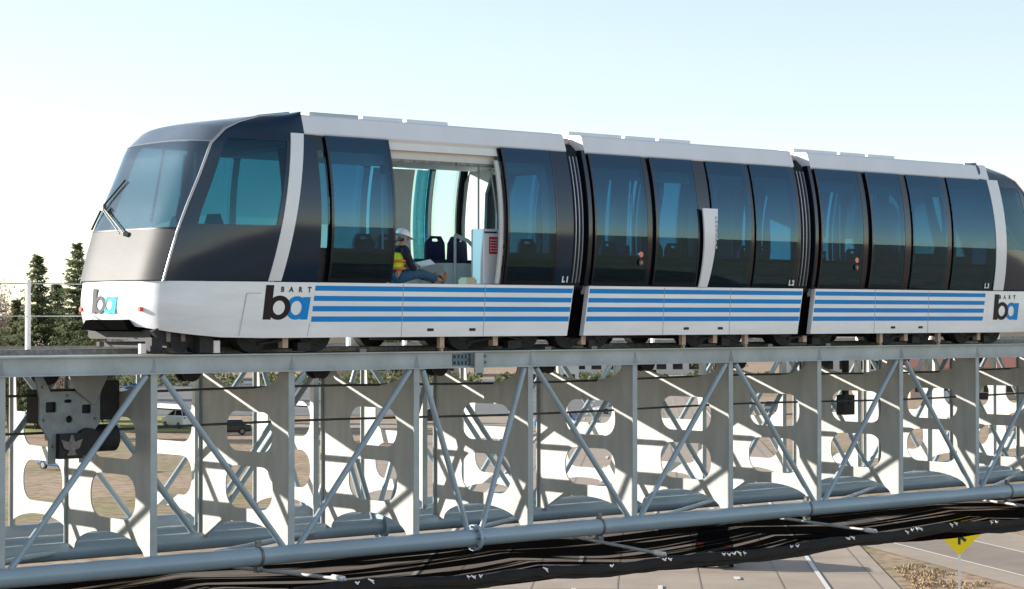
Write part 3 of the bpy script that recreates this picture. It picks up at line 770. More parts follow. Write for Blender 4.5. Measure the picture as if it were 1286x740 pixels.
# pale lining post seen through the nose window
mb = MB(); panel(-4.62, -4.45, 1.6, 3.1, -.10, .03, .45, .45, True, mb=mb); mb.build('inner_post', M['cream'], carr[0])
# windscreen wiper
def wpt(f, t, out=.05): p = Vector(fp(f, t)); p.x -= out; return p
wb = wpt(1.85, -.12, .06); we = wpt(2.95, .62, .07)
mb = MB(); mb.tube([wb, we], .014, 8); mb.tube([wpt(1.85, -.02, .06), wpt(2.95, .68, .07)], .010, 8); mb.tube([wpt(1.8, -.15, .0), wb], .04, 10); mb.box(we.x - .03, we.x + .03, we.y - .04, we.y + .04, we.z - .04, we.z + .05)
wp = mb.build('wiper', M['galv'], carr[0])
mb = MB(); mb.tube([wpt(2.1, .90, .035), wpt(3.0, .72, .045), wpt(4.0, .40, .04)], .016, 8); mb.build('wiper_blade', M['rubber'], wp)
# access panel outline low on the nose side
def thin_line(pts, w, mat, name, parent, y=-.003):
    mb = MB()
    for a, b in zip(pts[:-1], pts[1:]):
        d = Vector((b[0] - a[0], b[1] - a[1])).normalized() * w; n = Vector((-d.y, d.x)) / 2
        mb.plate([(a[0] + n.x, a[1] + n.y), (b[0] + n.x, b[1] + n.y), (b[0] - n.x, b[1] - n.y), (a[0] - n.x, a[1] - n.y)], [], lambda u, v, t: (u, t, v), y, .001)
    return mb.build(name, mat, parent)
thin_line([(-4.9, .9), (-5.16, .9), (-5.3, .27)], .008, M['ridge'], 'panel_seam', shl)
thin_line([(-4.03, .46), (-4.08, .25)], .008, M['ridge'], 'panel_seam', shl)
# logo: black b, blue a
def logo(mapf, parent, k=1.0, mats=None):
    mats = mats or (M['logob'], M['ltblue'])
    sk = .13
    def cells(ring, outerf):
        pass
    mb = MB()
    def ring(mb, cx, cz, ro, ri, t0, t1, n=36, skew=.12):
        po = [(cx + ro[0] * math.cos(a) + skew * ro[1] * math.sin(a), cz + ro[1] * math.sin(a)) for a in [2 * math.pi * i / n for i in range(n)]]
        pi_ = [(cx + ri[0] * math.cos(a) + skew * ri[1] * math.sin(a), cz + ri[1] * math.sin(a)) for a in [2 * math.pi * i / n for i in range(n)]]
        mb.plate(po, [pi_], mapf, t0, t1)
    def quad(mb, p, t0, t1, n=6):
        for i in range(n):
            f0, f1 = i / n, (i + 1) / n
            L = lambda a, b, f: (a[0] + (b[0] - a[0]) * f, a[1] + (b[1] - a[1]) * f)
            mb.plate([L(p[0], p[3], f0), L(p[1], p[2], f0), L(p[1], p[2], f1), L(p[0], p[3], f1)], [], mapf, t0, t1)
    a = MB(); ring(a, .315, .175, (.19, .178), (.098, .106), 0, .002)
    quad(a, [(.44, .34), (.582, .34), (.516, 0), (.378, 0)], 0, .0026)
    a.build('letter_a', mats[1], parent)
    b = MB(); ring(b, .0, .178, (.206, .182), (.108, .107), 0, .0038)
    quad(b, [(-.226, .515), (-.084, .515), (-.152, 0), (-.293, 0)], 0, .0044)
    b.build('letter_b', mats[0], parent)
logo(lambda u, v, t: (-4.593 + u, -.0005 - t, .508 + v), shl)
logo(lambda u, v, t: (13.12 + u, -.0005 - t, .49 + v), shr)
text_on_side('BART', -4.56, .925, .105, M['text'], 'lettering', shl, off=.003, shear=.12, mapz=0, spread=7.2)
text_on_side('BART', 13.03, .915, .105, M['text'], 'lettering', shr, off=.003, shear=.12, mapz=0, spread=7)
for fpz, sh_, sg in ((fp, shl, -1), (fpr, shr, 1)):
    gm = (pbr('front_logo_sunlit_black', (.10, .10, .11), .6, spec=.1), pbr('front_logo_sunlit_blue', (.06, .38, .52), .6, spec=.1))  # logo black and blue made paler, sunlight on the front put into the colour
    def mf(u, v, t, fpz=fpz, sg=sg):
        y = (1.62 - .03 - u * .86) if sg < 0 else (1.2 + u * .86)
        tt = (y - .25) / 2.3 * 2 - 1
        pl = [(.27, -6.46), (.40, -6.52), (.62, -6.60), (1.0, -6.665), (1.4, -6.68), (1.8, -6.665), (2.18, -6.60), (2.4, -6.52)]
        x = next((a[1] + (b[1] - a[1]) * (y - a[0]) / (b[0] - a[0]) for a, b in zip(pl[:-1], pl[1:]) if a[0] <= y <= b[0]), -6.6) - .038
        return (x - t if sg < 0 else 8.5 - x + t, y, .60 + v * .72)
    logo(mf, sh_, mats=gm)
# ---- bellows between cars
for s_a, s_b in ((1.29, 1.73), (6.97, 7.45)):
    mb = MB(); n = 9; rows = []
    zz = [1.0] + [1.07 + 2.2 * i / 12 for i in range(13)] + [3.34]
    ringz = [(yp(z) + .10, z) for z in zz[:-1]] + [(.45, 3.48), (.9, 3.55)]
    ringf = ringz + [(W - y, z) for y, z in ringz[::-1]]
    for i in range(2 * n + 1):
        f = i / (2 * n); o = .0 if i % 2 else .07
        rows.append([(s_a - .01 + (s_b - s_a - .0) * f, y + (o if y < 1.4 else -o), z - o * (z > 3.3)) for y, z in ringf])
    mb.grid(rows); be = mb.build('bellows', M['bellow'], train)
    for j in range(4):
        s = s_a + .03 + (s_b - s_a - .16) * j / 3.6
        [panel(s, s + .022, 1.12, 3.25, -.065, .03, far=fa).build('bellows_rib', M['ridge'], be) for fa in (False, True)]
    [panel(s_b - .10, s_b - .02, 1.08, 3.36, .01, .12, far=fa).build('gangway_frame', M['pillar'], be) for fa in (False, True)]
    mb = MB(); mb.box(s_a + .06, s_b - .06, .16, W - .16, .2, 1.05); mb.build('gap_shade_fill', M['void'], be)  # black box filling the gap between cars, its shade put into the colour
    mb = MB(); mb.box(s_a + .02, s_b - .04, .5, 2.3, 3.48, 3.585); mb.build('roof_joint', M['tan'], be)
# ---- bogies
def bogie(s, w, light=False):
    mb = MB()
    mb.box(s - w * .5, s + w * .5, .45, 2.35, .16, .56)
    mb.plate([(s - w * .62, .56), (s + w * .62, .56), (s + w * .56, .3), (s + w * .4, .06), (s - w * .4, .06), (s - w * .56, .3)], [], lambda u, v, t: (u, t, v), .52, .62)
    b = mb.build('bogie', M['under'] if not light else M['galv'], train)
    for q in (-.36, .36):
        for y in (YN + .06, YF - .06):
            e = 1 if y > 1.4 else -1
            t = MB(); t.tube([(s + q * w, y - .09, .31), (s + q * w, y + .09, .31)], .295, 28)
            wh = t.build('wheel', M['rubber'], b)
            MB().tube([(s + q * w, y - .10, .31), (s + q * w, y + .10, .31)], .14, 18).build('wheel_hub', M['under'], wh)
    mb = MB(); mb.box(s - .05, s + .05, .18, .30, .08, .50); mb.build('bogie_bracket', M['tan'], b)
    mb = MB(); mb.tube([(s - w * .3, .22, .14), (s + .25, .22, .24), (s + w * .42, .22, .12)], .025, 8); mb.box(s + w * .15, s + w * .3, .2, .34, .03, .16); mb.build('guide_linkage', M['under'], b)
    return b
for s, w in ((-4.35, 1.6), (-.2, 1.9), (1.75, .95), (4.95, 1.3), (7.35, 1.5), (10.3, 1.45), (12.6, 1.3)): bogie(s, w)
for s in (-1.35, 4.12, 5.72, 9.5, 11.28): 
    mb = MB(); mb.box(s - .045, s + .045, .14, .22, .05, .50); mb.box(s - .02, s + .02, .14, .2, .0, .06); mb.build('guide_bracket', M['tan'], train)
for s in (-2.9, 0.95, 2.0, 6.4, 8.0):
    mb = MB(); mb.box(s - .05, s + .08, .19, .28, .001, .05); mb.build('track_fixing', M['galv'], truss)
# front bogie, paler metal
mb = MB(); mb.box(-6.5, -5.5, .5, 2.3, .22, .36); mb.box(-6.6, -6.42, .3, .48, .05, .25); mb.box(-5.85, -5.62, .2, .34, .03, .42)
mb.plate([(-6.55, .34), (-6.4, .42), (-5.6, .42), (-5.45, .3), (-5.6, .18), (-6.4, .16)], [], lambda u, v, t: (u, t, v), .35, .45)
fb = mb.build('front_bogie', M['under'], train)
for bx_ in (-6.3, -6.05, -5.75): MB().box(bx_ - .035, bx_ + .035, .33, .349, .19, .33).build('bolt_plate', M['galv'], fb)
mb = MB(); mb.box(-6.3, -5.6, .38, 2.4, .10, .17); mb.tube([(-6.1, .36, .17), (-6.1, .56, .17)], .15, 20); mb.tube([(-5.8, .36, .13), (-5.8, .5, .13)], .11, 20); mb.build('brake_unit', M['under'], fb)
mb = MB(); mb.box(-6.75, -6.66, .35, .42, .02, .16); mb.build('guide_shoe', M['postwhite'], fb)
MB().box(-5.62, -5.52, .17, .24, .02, .20).build('guide_shoe', M['postwhite'], fb)

# ================================================================= PERSON in the doorway
def skin_obj(name, verts, edges, radii, mat, parent, root=0, sub=1):
    me = bpy.data.meshes.new(name); o0 = ORG[parent.name] if parent else Vector((0, 0, 0))
    me.from_pydata([tuple(Vector(v) - o0) for v in verts], edges, []); me.materials.append(mat)
    ob = bpy.data.objects.new(name, me); col.objects.link(ob); ob.parent = parent; ORG[ob.name] = o0
    sl = me.skin_vertices.new(name='') if hasattr(me.skin_vertices, 'new') else None
    ob.modifiers.new('skin', 'SKIN').use_smooth_shade = True
    lay = me.skin_vertices[0] if len(me.skin_vertices) else sl
    for i, r in enumerate(radii):
        lay.data[i].radius = r if isinstance(r, tuple) else (r, r)
        lay.data[i].use_root = (i == root)
    m = ob.modifiers.new('sub', 'SUBSURF'); m.levels = sub; m.render_levels = sub
    return ob
skinm = pbr('skin', (.42, .20, .13), .55, var=.08, scale=20)
jeans = pbr('denim', (.03, .09, .16), .85, var=.25, scale=25)
vestm = pbr('hi_vis_vest', (.72, .86, .03), .7, var=.1, scale=15)
orange = pbr('vest_orange_band', (.85, .22, .06), .6)
jacket = pbr('navy_sweater', (.012, .016, .04), .85, var=.3, scale=30)
helm = pbr('helmet_white', (.80, .82, .84), .3, coat=.4)
boot = pbr('work_boot', (.30, .16, .08), .8, var=.3, scale=20)
glove = pbr('work_glove', (.80, .78, .72), .8, var=.1, scale=20)
px, py, pz = -2.08, .46, 1.075
P = lambda x, y, z: (px + x, py + y, pz + z)
person = empty('person', P(0, 0, 0), 'worker in white helmet and yellow vest sitting in the open train doorway, legs stretched out', 'person')
# one continuous body: pelvis, spine, neck, head, arms, legs
V_ = [P(0, 0, .11), P(.02, 0, .28), P(.07, 0, .45), P(.10, 0, .56), P(.14, -.01, .645), P(.175, -.01, .73),  # 0-5
      P(.08, -.19, .54), P(.16, -.23, .30), P(.36, -.14, .21), P(.08, .19, .54), P(.20, .22, .30), P(.38, .12, .22),   # 6-11 arms
      P(.02, -.10, .10), P(.40, -.15, .17), P(.78, -.14, .08), P(.02, .10, .10), P(.40, .14, .26), P(.74, .10, .09),
      P(.86, -.14, .05), P(.90, -.14, .15), P(.82, .10, .06), P(.87, .10, .16)]
E_ = [(0, 1), (1, 2), (2, 3), (3, 4), (4, 5), (3, 6), (6, 7), (7, 8), (3, 9), (9, 10), (10, 11), (0, 12), (12, 13), (13, 14), (0, 15), (15, 16), (16, 17), (14, 18), (18, 19), (17, 20), (20, 21)]
Rr = [(.15, .12), (.14, .11), (.155, .12), (.09, .09), (.055, .055), (.088, .075), .062, .046, .032, .062, .046, .032, .095, .065, .045, .095, .065, .045, .042, .035, .042, .035]
skin_obj('body', V_, E_, Rr, skinm, person, 0, 2)
# clothes follow the body a little outside it
skin_obj('trousers', [V_[0], V_[12], V_[13], V_[14], V_[15], V_[16], V_[17], P(.01, 0, .2)], [(0, 7), (0, 1), (1, 2), (2, 3), (0, 4), (4, 5), (5, 6)], [(.165, .13), .115, .085, .062, .115, .085, .062, (.15, .12)], jeans, person, 0, 2)
skin_obj('sweater', [V_[1], V_[2], V_[3], V_[6], V_[7], P(.32, -.155, .222), V_[9], V_[10], P(.34, .14, .235)], [(0, 1), (1, 2), (2, 3), (3, 4), (4, 5), (2, 6), (6, 7), (7, 8)], [(.155, .125), (.17, .135), (.10, .10), .08, .062, .046, .08, .062, .046], jacket, person, 0, 2)
ve = skin_obj('vest', [P(.0, 0, .17), P(.02, 0, .30), P(.06, 0, .42), P(.09, 0, .52)], [(0, 1), (1, 2), (2, 3)], [(.175, .145), (.178, .147), (.19, .155), (.15, .12)], vestm, person, 0, 2)
mb = MB()
for z, r_ in ((.24, .0), (.36, .01)):
    ring = [P(.01 + (z - .2) * .2 + (.155 + r_) * math.cos(a), (.19 + r_) * math.sin(a), z) for a in [2 * math.pi * i / 24 for i in range(25)]]
    mb.tube(ring, .022, 6)
mb.tube([P(.19, -.10, .26), P(.20, -.11, .4), P(.12, -.12, .55)], .022, 6)
mb.build('vest_band', orange, person)
for y in (-.14, .10):
    b = skin_obj('boot', [P(.80, y, .06), P(.89, y, .055), P(.92, y, .13), P(.93, y, .21), P(.84, y, .10)], [(0, 1), (1, 2), (2, 3), (0, 4)], [.056, .058, .048, .036, .055], boot, person, 0, 2)
# hands with fingers
def hand(wrist, dirv, up, parent, thumb=1):
    w = Vector(wrist); d = Vector(dirv).normalized(); u = Vector(up).normalized(); s_ = d.cross(u).normalized()
    vs = [w, w + d * .05, w + d * .085]; es = [(0, 1), (1, 2)]; rs = [(.024, .018), (.036, .018), (.036, .016)]
    for i, L in enumerate((.062, .072, .067, .052)):
        o = s_ * (.027 - .018 * i); n = len(vs)
        vs += [w + d * .088 + o, w + d * (.088 + L * .5) + o - u * .012, w + d * (.088 + L * .8) + o - u * .04]; es += [(2, n), (n, n + 1), (n + 1, n + 2)]; rs += [.0095, .0085, .0075]
    n = len(vs); vs += [w + d * .03 + s_ * .035 * thumb, w + d * .06 + s_ * .06 * thumb - u * .015, w + d * .09 + s_ * .062 * thumb - u * .03]
    es += [(1, n), (n, n + 1), (n + 1, n + 2)]; rs += [.011, .0095, .008]
    return skin_obj('glove', vs, es, rs, glove, parent, 0, 1)
hand(P(.35, -.145, .212), (1, .05, -.35), (0, 0, 1), person, 1)
hand(P(.37, .125, .225), (1, -.1, -.3), (0, 0, 1), person, -1)
# face
hc = Vector(P(.185, -.01, .735))
mb = MB()
mb.tube([hc + Vector((.075, 0, -.0)), hc + Vector((.105, 0, -.035))], .014, 8, rr=[.008, .016])
mb.build('nose', skinm, person)
for y in (-.085, .085): MB().tube([hc + Vector((-.01, y, .0)), hc + Vector((-.01, y * 1.06, .0))], .028, 10).build('ear', skinm, person)
for y in (-.03, .03): MB().tube([hc + Vector((.075, y, .005)), hc + Vector((.083, y, .0))], .009, 8).build('eye', M['black'], person)
mb = MB(); mb.tube([hc + Vector((.072, -.025, -.062)), hc + Vector((.078, 0, -.066)), hc + Vector((.072, .025, -.062))], .006, 6); mb.build('mouth', orange, person)
mb = MB(); mb.tube([hc + Vector((-.05, -.075, -.03)), hc + Vector((-.085, -.03, -.04)), hc + Vector((-.085, .03, -.04)), hc + Vector((-.05, .075, -.03))], .025, 8); mb.build('hair', M['under'], person)
# helmet: dome with ridge and brim
mb = MB(); rows = []
hh = hc + Vector((-.012, 0, .032)); tilt = R(16)
def hpt(x, y, z): return hh + Vector((x * math.cos(tilt) + z * math.sin(tilt), y, -x * math.sin(tilt) + z * math.cos(tilt)))
for i in range(9):
    el = R(90 * i / 8); rows.append([hpt(.135 * math.cos(el) * math.cos(a), .112 * math.cos(el) * math.sin(a), .118 * math.sin(el) + (.006 if abs(math.sin(a)) < .25 else 0)) for a in [2 * math.pi * j / 28 for j in range(29)]])
mb.grid(rows)
rows = [[hpt((.133 + e) * math.cos(a) + (.05 * e / .02 if math.cos(a) > .5 else 0) * math.cos(a), (.110 + e) * math.sin(a), -.002 - .2 * e) for a in [2 * math.pi * j / 28 for j in range(29)]] for e in (0, .02)]
mb.grid(rows, (0, 0, .006)); mb.build('helmet', helm, person)
# parts box and paper beside the worker
mb = MB(); mb.box(-.72, -.50, .3, .5, 1.072, 1.16); mb.box(-.70, -.52, .32, .48, 1.16, 1.19)
tag(mb.build('parts_box', pbr('cardboard_tan', (.62, .50, .36), .8, var=.15)), 'small tan parts box on the train floor by the white cabinet', 'box')
mb = MB(); mb.plate([(-1.66, .30), (-1.40, .26), (-1.34, .46), (-1.60, .50)], [], lambda u, v, t: (u, v, 1.36 + t + (u + 1.6) * .25 + (v - .3) * .3), 0, .004)
tag(mb.build('paper_sheet', M['wtext']), 'white sheet of paper held over the knees of the seated worker', 'paper')

# ================================================================= ROAD SIGN
sx, sy = 45.94, 26.3
AP = -8.86
camd = Vector((CAM[0] - sx, CAM[1] - sy, 0)).normalized(); rt = Vector((-camd.y, camd.x, 0))
if rt.x * AX + rt.y * AY < 0: rt = -rt
sign = empty('road_sign', (sx, sy, GZ), 'yellow diamond merge sign on a white post standing by the ramp', 'sign')
def sg_(u, v, t): p = Vector((sx, sy, AP)) + rt * u + camd * (t + .05); return (p.x, p.y, AP + v)
H2 = .86
rot = lambda pts: pts
dia = [(0, 0.0), (H2, H2), (0, 2 * H2), (-H2, H2)]
def rounddia(r=.05):
    out = []
    for (cx, cy), a0 in (((0, r * 1.414), -135), ((H2 - r * 1.414, H2), -45), ((0, 2 * H2 - r * 1.414), 45), ((-H2 + r * 1.414, H2), 135)):
        for i in range(5): a = R(a0 + 90 * i / 4); out.append((cx + r * math.cos(a), cy + r * math.sin(a)))
    return out
mb = MB(); mb.plate(rounddia(), [], sg_, 0, .006); sp = mb.build('sign_panel', M['yellow'], sign)
mb = MB(); w = .055
mb.plate([(-w, .42), (w, .42), (w, .95), (w, 1.2), (.16, 1.2), (0, 1.42), (-.16, 1.2), (-w, 1.2)], [], sg_, .0062, .009)
mb.plate([(w + .001, .80), (w + .001, .64), (.22, .52), (.29, .62)], [], sg_, .0062, .0088); mb.build('merge_arrow', M['text'], sp)
mb = MB(); 
pr = [Vector((sx, sy, 0)) + rt * u + camd * t for u, t in ((-.055, -.06), (.055, -.06), (.055, .045), (-.055, .045))]
mb.add([(p.x, p.y, GZ) for p in pr] + [(p.x, p.y, AP + 1.4) for p in pr], [(0, 1, 2, 3), (4, 5, 6, 7), (0, 1, 5, 4), (1, 2, 6, 5), (2, 3, 7, 6), (3, 0, 4, 7)])
mb.build('sign_post', M['postwhite'], sign)

# ================================================================= CARS
def loft(sections, mb, smooth=True):
    n = len(sections[0]); vs = [p for s in sections for p in s]; m = len(sections)
    mb.add(vs, [(i * n + j, i * n + (j + 1) % n, (i + 1) * n + (j + 1) % n, (i + 1) * n + j) for i in range(m - 1) for j in range(n)], smooth)
    mb.add(sections[0], [tuple(range(n))]); mb.add(sections[-1], [tuple(range(n))[::-1]])
def make_car(paint, suv=False, name='parked_car'):
    root = empty(name, (0, 0, 0)); root.location = (0, 0, 0)
    h = .35 if suv else 0
    mb = MB()
    prof = [(-2.25, .45, .72, .80), (-2.2, .32, .95, .86), (-1.6, .28, 1.0, .90), (-.5, .26, .98, .90), (.9, .26, .96, .90), (1.2, .28, .92, .88), (2.1, .32, .76, .82), (2.28, .42, .62, .74)]
    loft([[(x, -w + .06, zb), (x, w - .06, zb), (x, w, zb + .15), (x, w, zt + h - .12), (x, w - .12, zt + h), (x, -w + .12, zt + h), (x, -w, zt + h - .12), (x, -w, zb + .15)] for x, zb, zt, w in prof], mb, False)
    body = mb.build('body', paint, root, bevel=.03)
    mb = MB(); zt = 1.43 + h * 1.1; zb = .94 + h
    back = -2.1 if suv else -1.75
    def cs(x, z, w): return [(x, -w, z), (x, w, z)]
    A = [(back, zb), (back + .45, zt - .03), (back + .8, zt), (.1, zt), (1.15, zb)]
    wv = [.78, .64, .62, .62, .78]
    vs = [(x, -w, z) for (x, z), w in zip(A, wv)] + [(x, w, z) for (x, z), w in zip(A, wv)]
    mb.add(vs, [(0, 1, 2, 3, 4), (9, 8, 7, 6, 5)] + [(i, i + 1, i + 6, i + 5) for i in range(4)])
    mb.build('windows', M['carglass'], root)
    mb = MB(); mb.box(back + .42, .14, -.625, .625, zt - .01, zt + .035)
    for y in (-1, 1):
        for (xa, za, wa), (xb, zb_, wb_) in (((back, zb, .785), (back + .45, zt, .645)), ((1.15, zb, .785), (.1, zt, .63)), ((-.45, zb, .79), (-.42, zt, .63))):
            mb.tube([(xa, y * wa, za), (xb, y * wb_, zb_)], .035, 6)
    mb.build('roof', paint, body, bevel=.01)
    for x in (-1.38, 1.38):
        for y in (-.80, .80):
            t = MB(); t.tube([(x, y - .1, .33), (x, y + .1, .33)], .33, 20); wh = t.build('wheel', M['rubber'], root)
            e = .102 if y > 0 else -.102
            MB().tube([(x, y + e * .9, .33), (x, y + e * 1.06, .33)], .2, 14).build('rim', M['galv'], wh)
    for y in (-.62, .62):
        mb = MB(); mb.box(2.22, 2.295, y - .16, y + .16, .56 + h, .68 + h); mb.build('headlight', M['wtext'], root)
        mb = MB(); mb.box(-2.275, -2.2, y - .13, y + .13, .68 + h, .85 + h); mb.build('tail_light', M['redlens'], root)
    mb = MB(); mb.box(-2.285, -2.255, -.26, .26, .5 + h * .5, .62 + h * .5); mb.build('number_plate', M['wtext'], root)
    return root
paints = {'white': pbr('paint_white', (.75, .75, .75), .3, coat=.6), 'blue': pbr('paint_blue', (.05, .13, .30), .3, coat=.6), 'silver': pbr('paint_silver', (.45, .46, .48), .3, metal=.5, coat=.4),
          'black': pbr('paint_black', (.012, .012, .014), .25, coat=.6), 'red': pbr('paint_red', (.35, .03, .03), .3, coat=.6), 'grey': pbr('paint_grey', (.14, .15, .16), .3, coat=.6)}
protos = {}
def put_car(x, y, ang, color, suv, label, group='cars parked behind the truss', name='parked_car'):
    key = (color, suv, name)
    if key not in protos: o = protos[key] = make_car(paints[color], suv, name)
    else: o = copy_tree(protos[key])
    o.location = (x, y, GZ + .06); o.rotation_euler = (0, 0, ang); tag(o, label, 'car', group)
ra = math.atan2(RD.y, RD.x)
put_car(49.3, 43.0, ra, 'black', True, 'black tall car on the road, half hidden behind the net rope, casting a long shadow', 'cars driving under the guideway', 'moving_car')
lots = [(134.6, 273.6, 'grey', 0, 'grey car in the distant lot, furthest left under the track beam'), (144.2, 284.7, 'white', 0, 'white car in the distant lot, behind the drive assembly'),
        (146, 272.7, 'blue', 1, 'blue tall car in the distant lot right of the drive assembly'), (150.1, 262.5, 'blue', 0, 'low blue car parked next to the tall blue one'),
        (95.8, 163.9, 'white', 1, 'white tall car seen through the plate opening by the second post'), (92.7, 150.2, 'black', 0, 'black car beyond the second plate opening'),
        (56.9, 117.6, 'blue', 1, 'blue tall car in the lower left plate opening'), (121.9, 154.5, 'black', 1, 'black tall car behind the splice joint'),
        (123.2, 136.1, 'blue', 1, 'blue tall car right of the splice bay'), (152.2, 158.5, 'silver', 0, 'silver car beyond the splice, furthest right of the lot'),
        (171.2, 208.0, 'white', 1, 'white tall car far back above the splice joint'), (157.5, 219.8, 'grey', 1, 'grey tall car far back between the first plates'),
        (163.0, 213.5, 'white', 0, 'white low car far back beside the grey one'), (166.5, 146.2, 'grey', 0, 'grey low car far back behind the right plates'),
        (199.7, 147.6, 'silver', 1, 'silver tall car furthest right in the background')]
for i, (x, y, c, suv, lab) in enumerate(lots): put_car(x, y, ra + random.choice((0.2, .9, 1.2)) + i * .13, c, bool(suv), lab)

# ================================================================= BUILDINGS FAR BEHIND
def along(pxl, d, z=0):   # point at depth d along a bearing (tan of angle from the optical axis)
    u = (pxl - 643) / 2700.; return (CAM[0] + (.75793 * u + .65233) * d, CAM[1] + (-.65233 * u + .75793) * d)
camr = Vector((.75793, -.65233, 0)); camf = Vector((.65233, .75793, 0))
def building(pxl, d, wd, hg, dp, mat, roofm, label, nwin=6, gable=False):
    x, y = along(pxl, d); o = empty('building', (x, y, GZ), label, 'building')
    def q(a, b, z): p = Vector((x, y, GZ)) + camr * a + camf * b; return (p.x, p.y, GZ + z)
    def bx(mb, a0, a1, b0, b1, z0, z1): mb.add([q(a, b, z) for a in (a0, a1) for b in (b0, b1) for z in (z0, z1)], [(0, 1, 3, 2), (4, 6, 7, 5), (0, 4, 5, 1), (2, 3, 7, 6), (0, 2, 6, 4), (1, 5, 7, 3)])
    mb = MB(); bx(mb, -wd / 2, wd / 2, 0, dp, 0, hg); mb.build('wall', mat, o)
    mb = MB()
    if gable:
        vs = [q(-wd / 2 - .4, -.4, hg), q(wd / 2 + .4, -.4, hg), q(wd / 2 + .4, dp + .4, hg), q(-wd / 2 - .4, dp + .4, hg), q(-wd / 2 - .4, dp / 2, hg + 2.2), q(wd / 2 + .4, dp / 2, hg + 2.2)]
        mb.add(vs, [(0, 1, 5, 4), (2, 3, 4, 5), (0, 4, 3), (1, 2, 5), (0, 3, 2, 1)])
    else: bx(mb, -wd / 2 - .3, wd / 2 + .3, -.3, dp + .3, hg + .003, hg + .5)
    mb.build('roof', roofm, o)
    for i in range(nwin):
        a = -wd / 2 + wd * (i + .5) / nwin
        for z0 in ([1.0, 4.2] if hg > 6 else [1.0]):
            mb = MB(); bx(mb, a - wd / nwin * .3, a + wd / nwin * .3, -.05, .1, z0, z0 + 1.7); mb.build('window', M['carglass'], o)
    mb = MB(); bx(mb, wd * .1, wd * .1 + 1.2, -.06, .1, 0, 0.9); mb.build('door', M['under'], o)
wl = pbr('wall_pale', (.72, .69, .64), .8, var=.06, scale=.5); wt = pbr('wall_tan', (.50, .40, .31), .8, var=.08, scale=.5); rg = pbr('roof_grey', (.30, .30, .31), .8); rr_ = pbr('roof_red', (.32, .14, .10), .8)
building(165, 390, 14, 9.5, 12, wl, rg, 'pale two-storey building behind the front bogie of the train', 5)
building(478, 420, 30, 9.6, 15, wt, rg, 'long tan building beyond the gap under the first car', 9)
building(800, 430, 26, 8.5, 15, wl, rr_, 'white building with red roof beyond the gap under the middle car', 8, True)
building(1060, 430, 22, 8.0, 15, wl, rg, 'white flat-roofed building beyond the gap under the last car', 7)
building(1330, 400, 34, 9.4, 15, wt, rg, 'tan building at the right beyond the last car', 9)
building(690, 330, 9, 4.2, 8, wl, rg, 'small white hut with grey roof seen above the splice bay', 3)
building(1215, 300, 16, 4.4, 9, wt, rr_, 'low tan house with red gabled roof behind the right plates', 5, True)

# ================================================================= TREES
def cone_tree(x, y, h, rad, mat, label, seed, group='conifers behind the guideway', crownbase=.1):
    rnd = random.Random(seed)
    o = empty('conifer', (x, y, GZ), label, 'tree', group)
    mb = MB(); tr = [(x, y, GZ), (x + .05, y, GZ + h * .5), (x, y, GZ + h * .985)]; mb.tube(tr, .2, 10, rr=[h * .018, h * .011, .02])
    cr = MB()
    z = h * crownbase
    while z < h * .985:
        f = (z - h * crownbase) / (h * (1 - crownbase)); r = rad * (1 - f) ** .85 * (1 if f > .12 else .6 + 3 * f) + .12
        nb = max(5, int(15 * (1 - f) + 5)); a0 = rnd.uniform(0, 6.28)
        for b in range(nb):
            a = a0 + 2 * math.pi * b / nb + rnd.uniform(-.25, .25); L = r * rnd.choice((.55, .75, .9, 1, 1.1, 1.18)) * rnd.uniform(.8, 1.05)
            droop = -.32 + .55 * f + rnd.uniform(-.12, .12)
            base = Vector((x, y, GZ + z + rnd.uniform(-.2, .2)))
            d = Vector((math.cos(a), math.sin(a), droop)).normalized(); sd = Vector((-math.sin(a), math.cos(a), 0))
            if f < .75: mb.tube([base, base + d * L * .7], .02, 3, cap=False, rr=[.035, .008])
            nseg = max(4, int(L / .26))
            for q in range(nseg):
                t = (q + .6) / nseg; c = base + d * (L * t) + Vector((0, 0, .10 * L * t * t + rnd.uniform(-.08, .08)))
                for g in range(5):
                    wv = (1 - t * .55) * L * .30 + .10
                    p = c + sd * rnd.uniform(-wv, wv) + Vector((rnd.uniform(-.1, .1), rnd.uniform(-.1, .1), rnd.uniform(-.16, .10)))
                    dirn = (d * rnd.uniform(.3, 1) + sd * rnd.uniform(-1, 1) + Vector((0, 0, rnd.uniform(-.7, .25)))).normalized()
                    sz = rnd.uniform(.22, .5); pr_ = dirn.cross(Vector((rnd.uniform(-1, 1), rnd.uniform(-1, 1), rnd.uniform(-1, 1)))).normalized() * sz * .30
                    cr.add([p - pr_, p + pr_, p + dirn * sz], [(0, 1, 2)])
        z += max(.20, h * .023) * rnd.uniform(.8, 1.25)
    mb.build('trunk', M['bark'], o); cr.build('crown', mat, o)
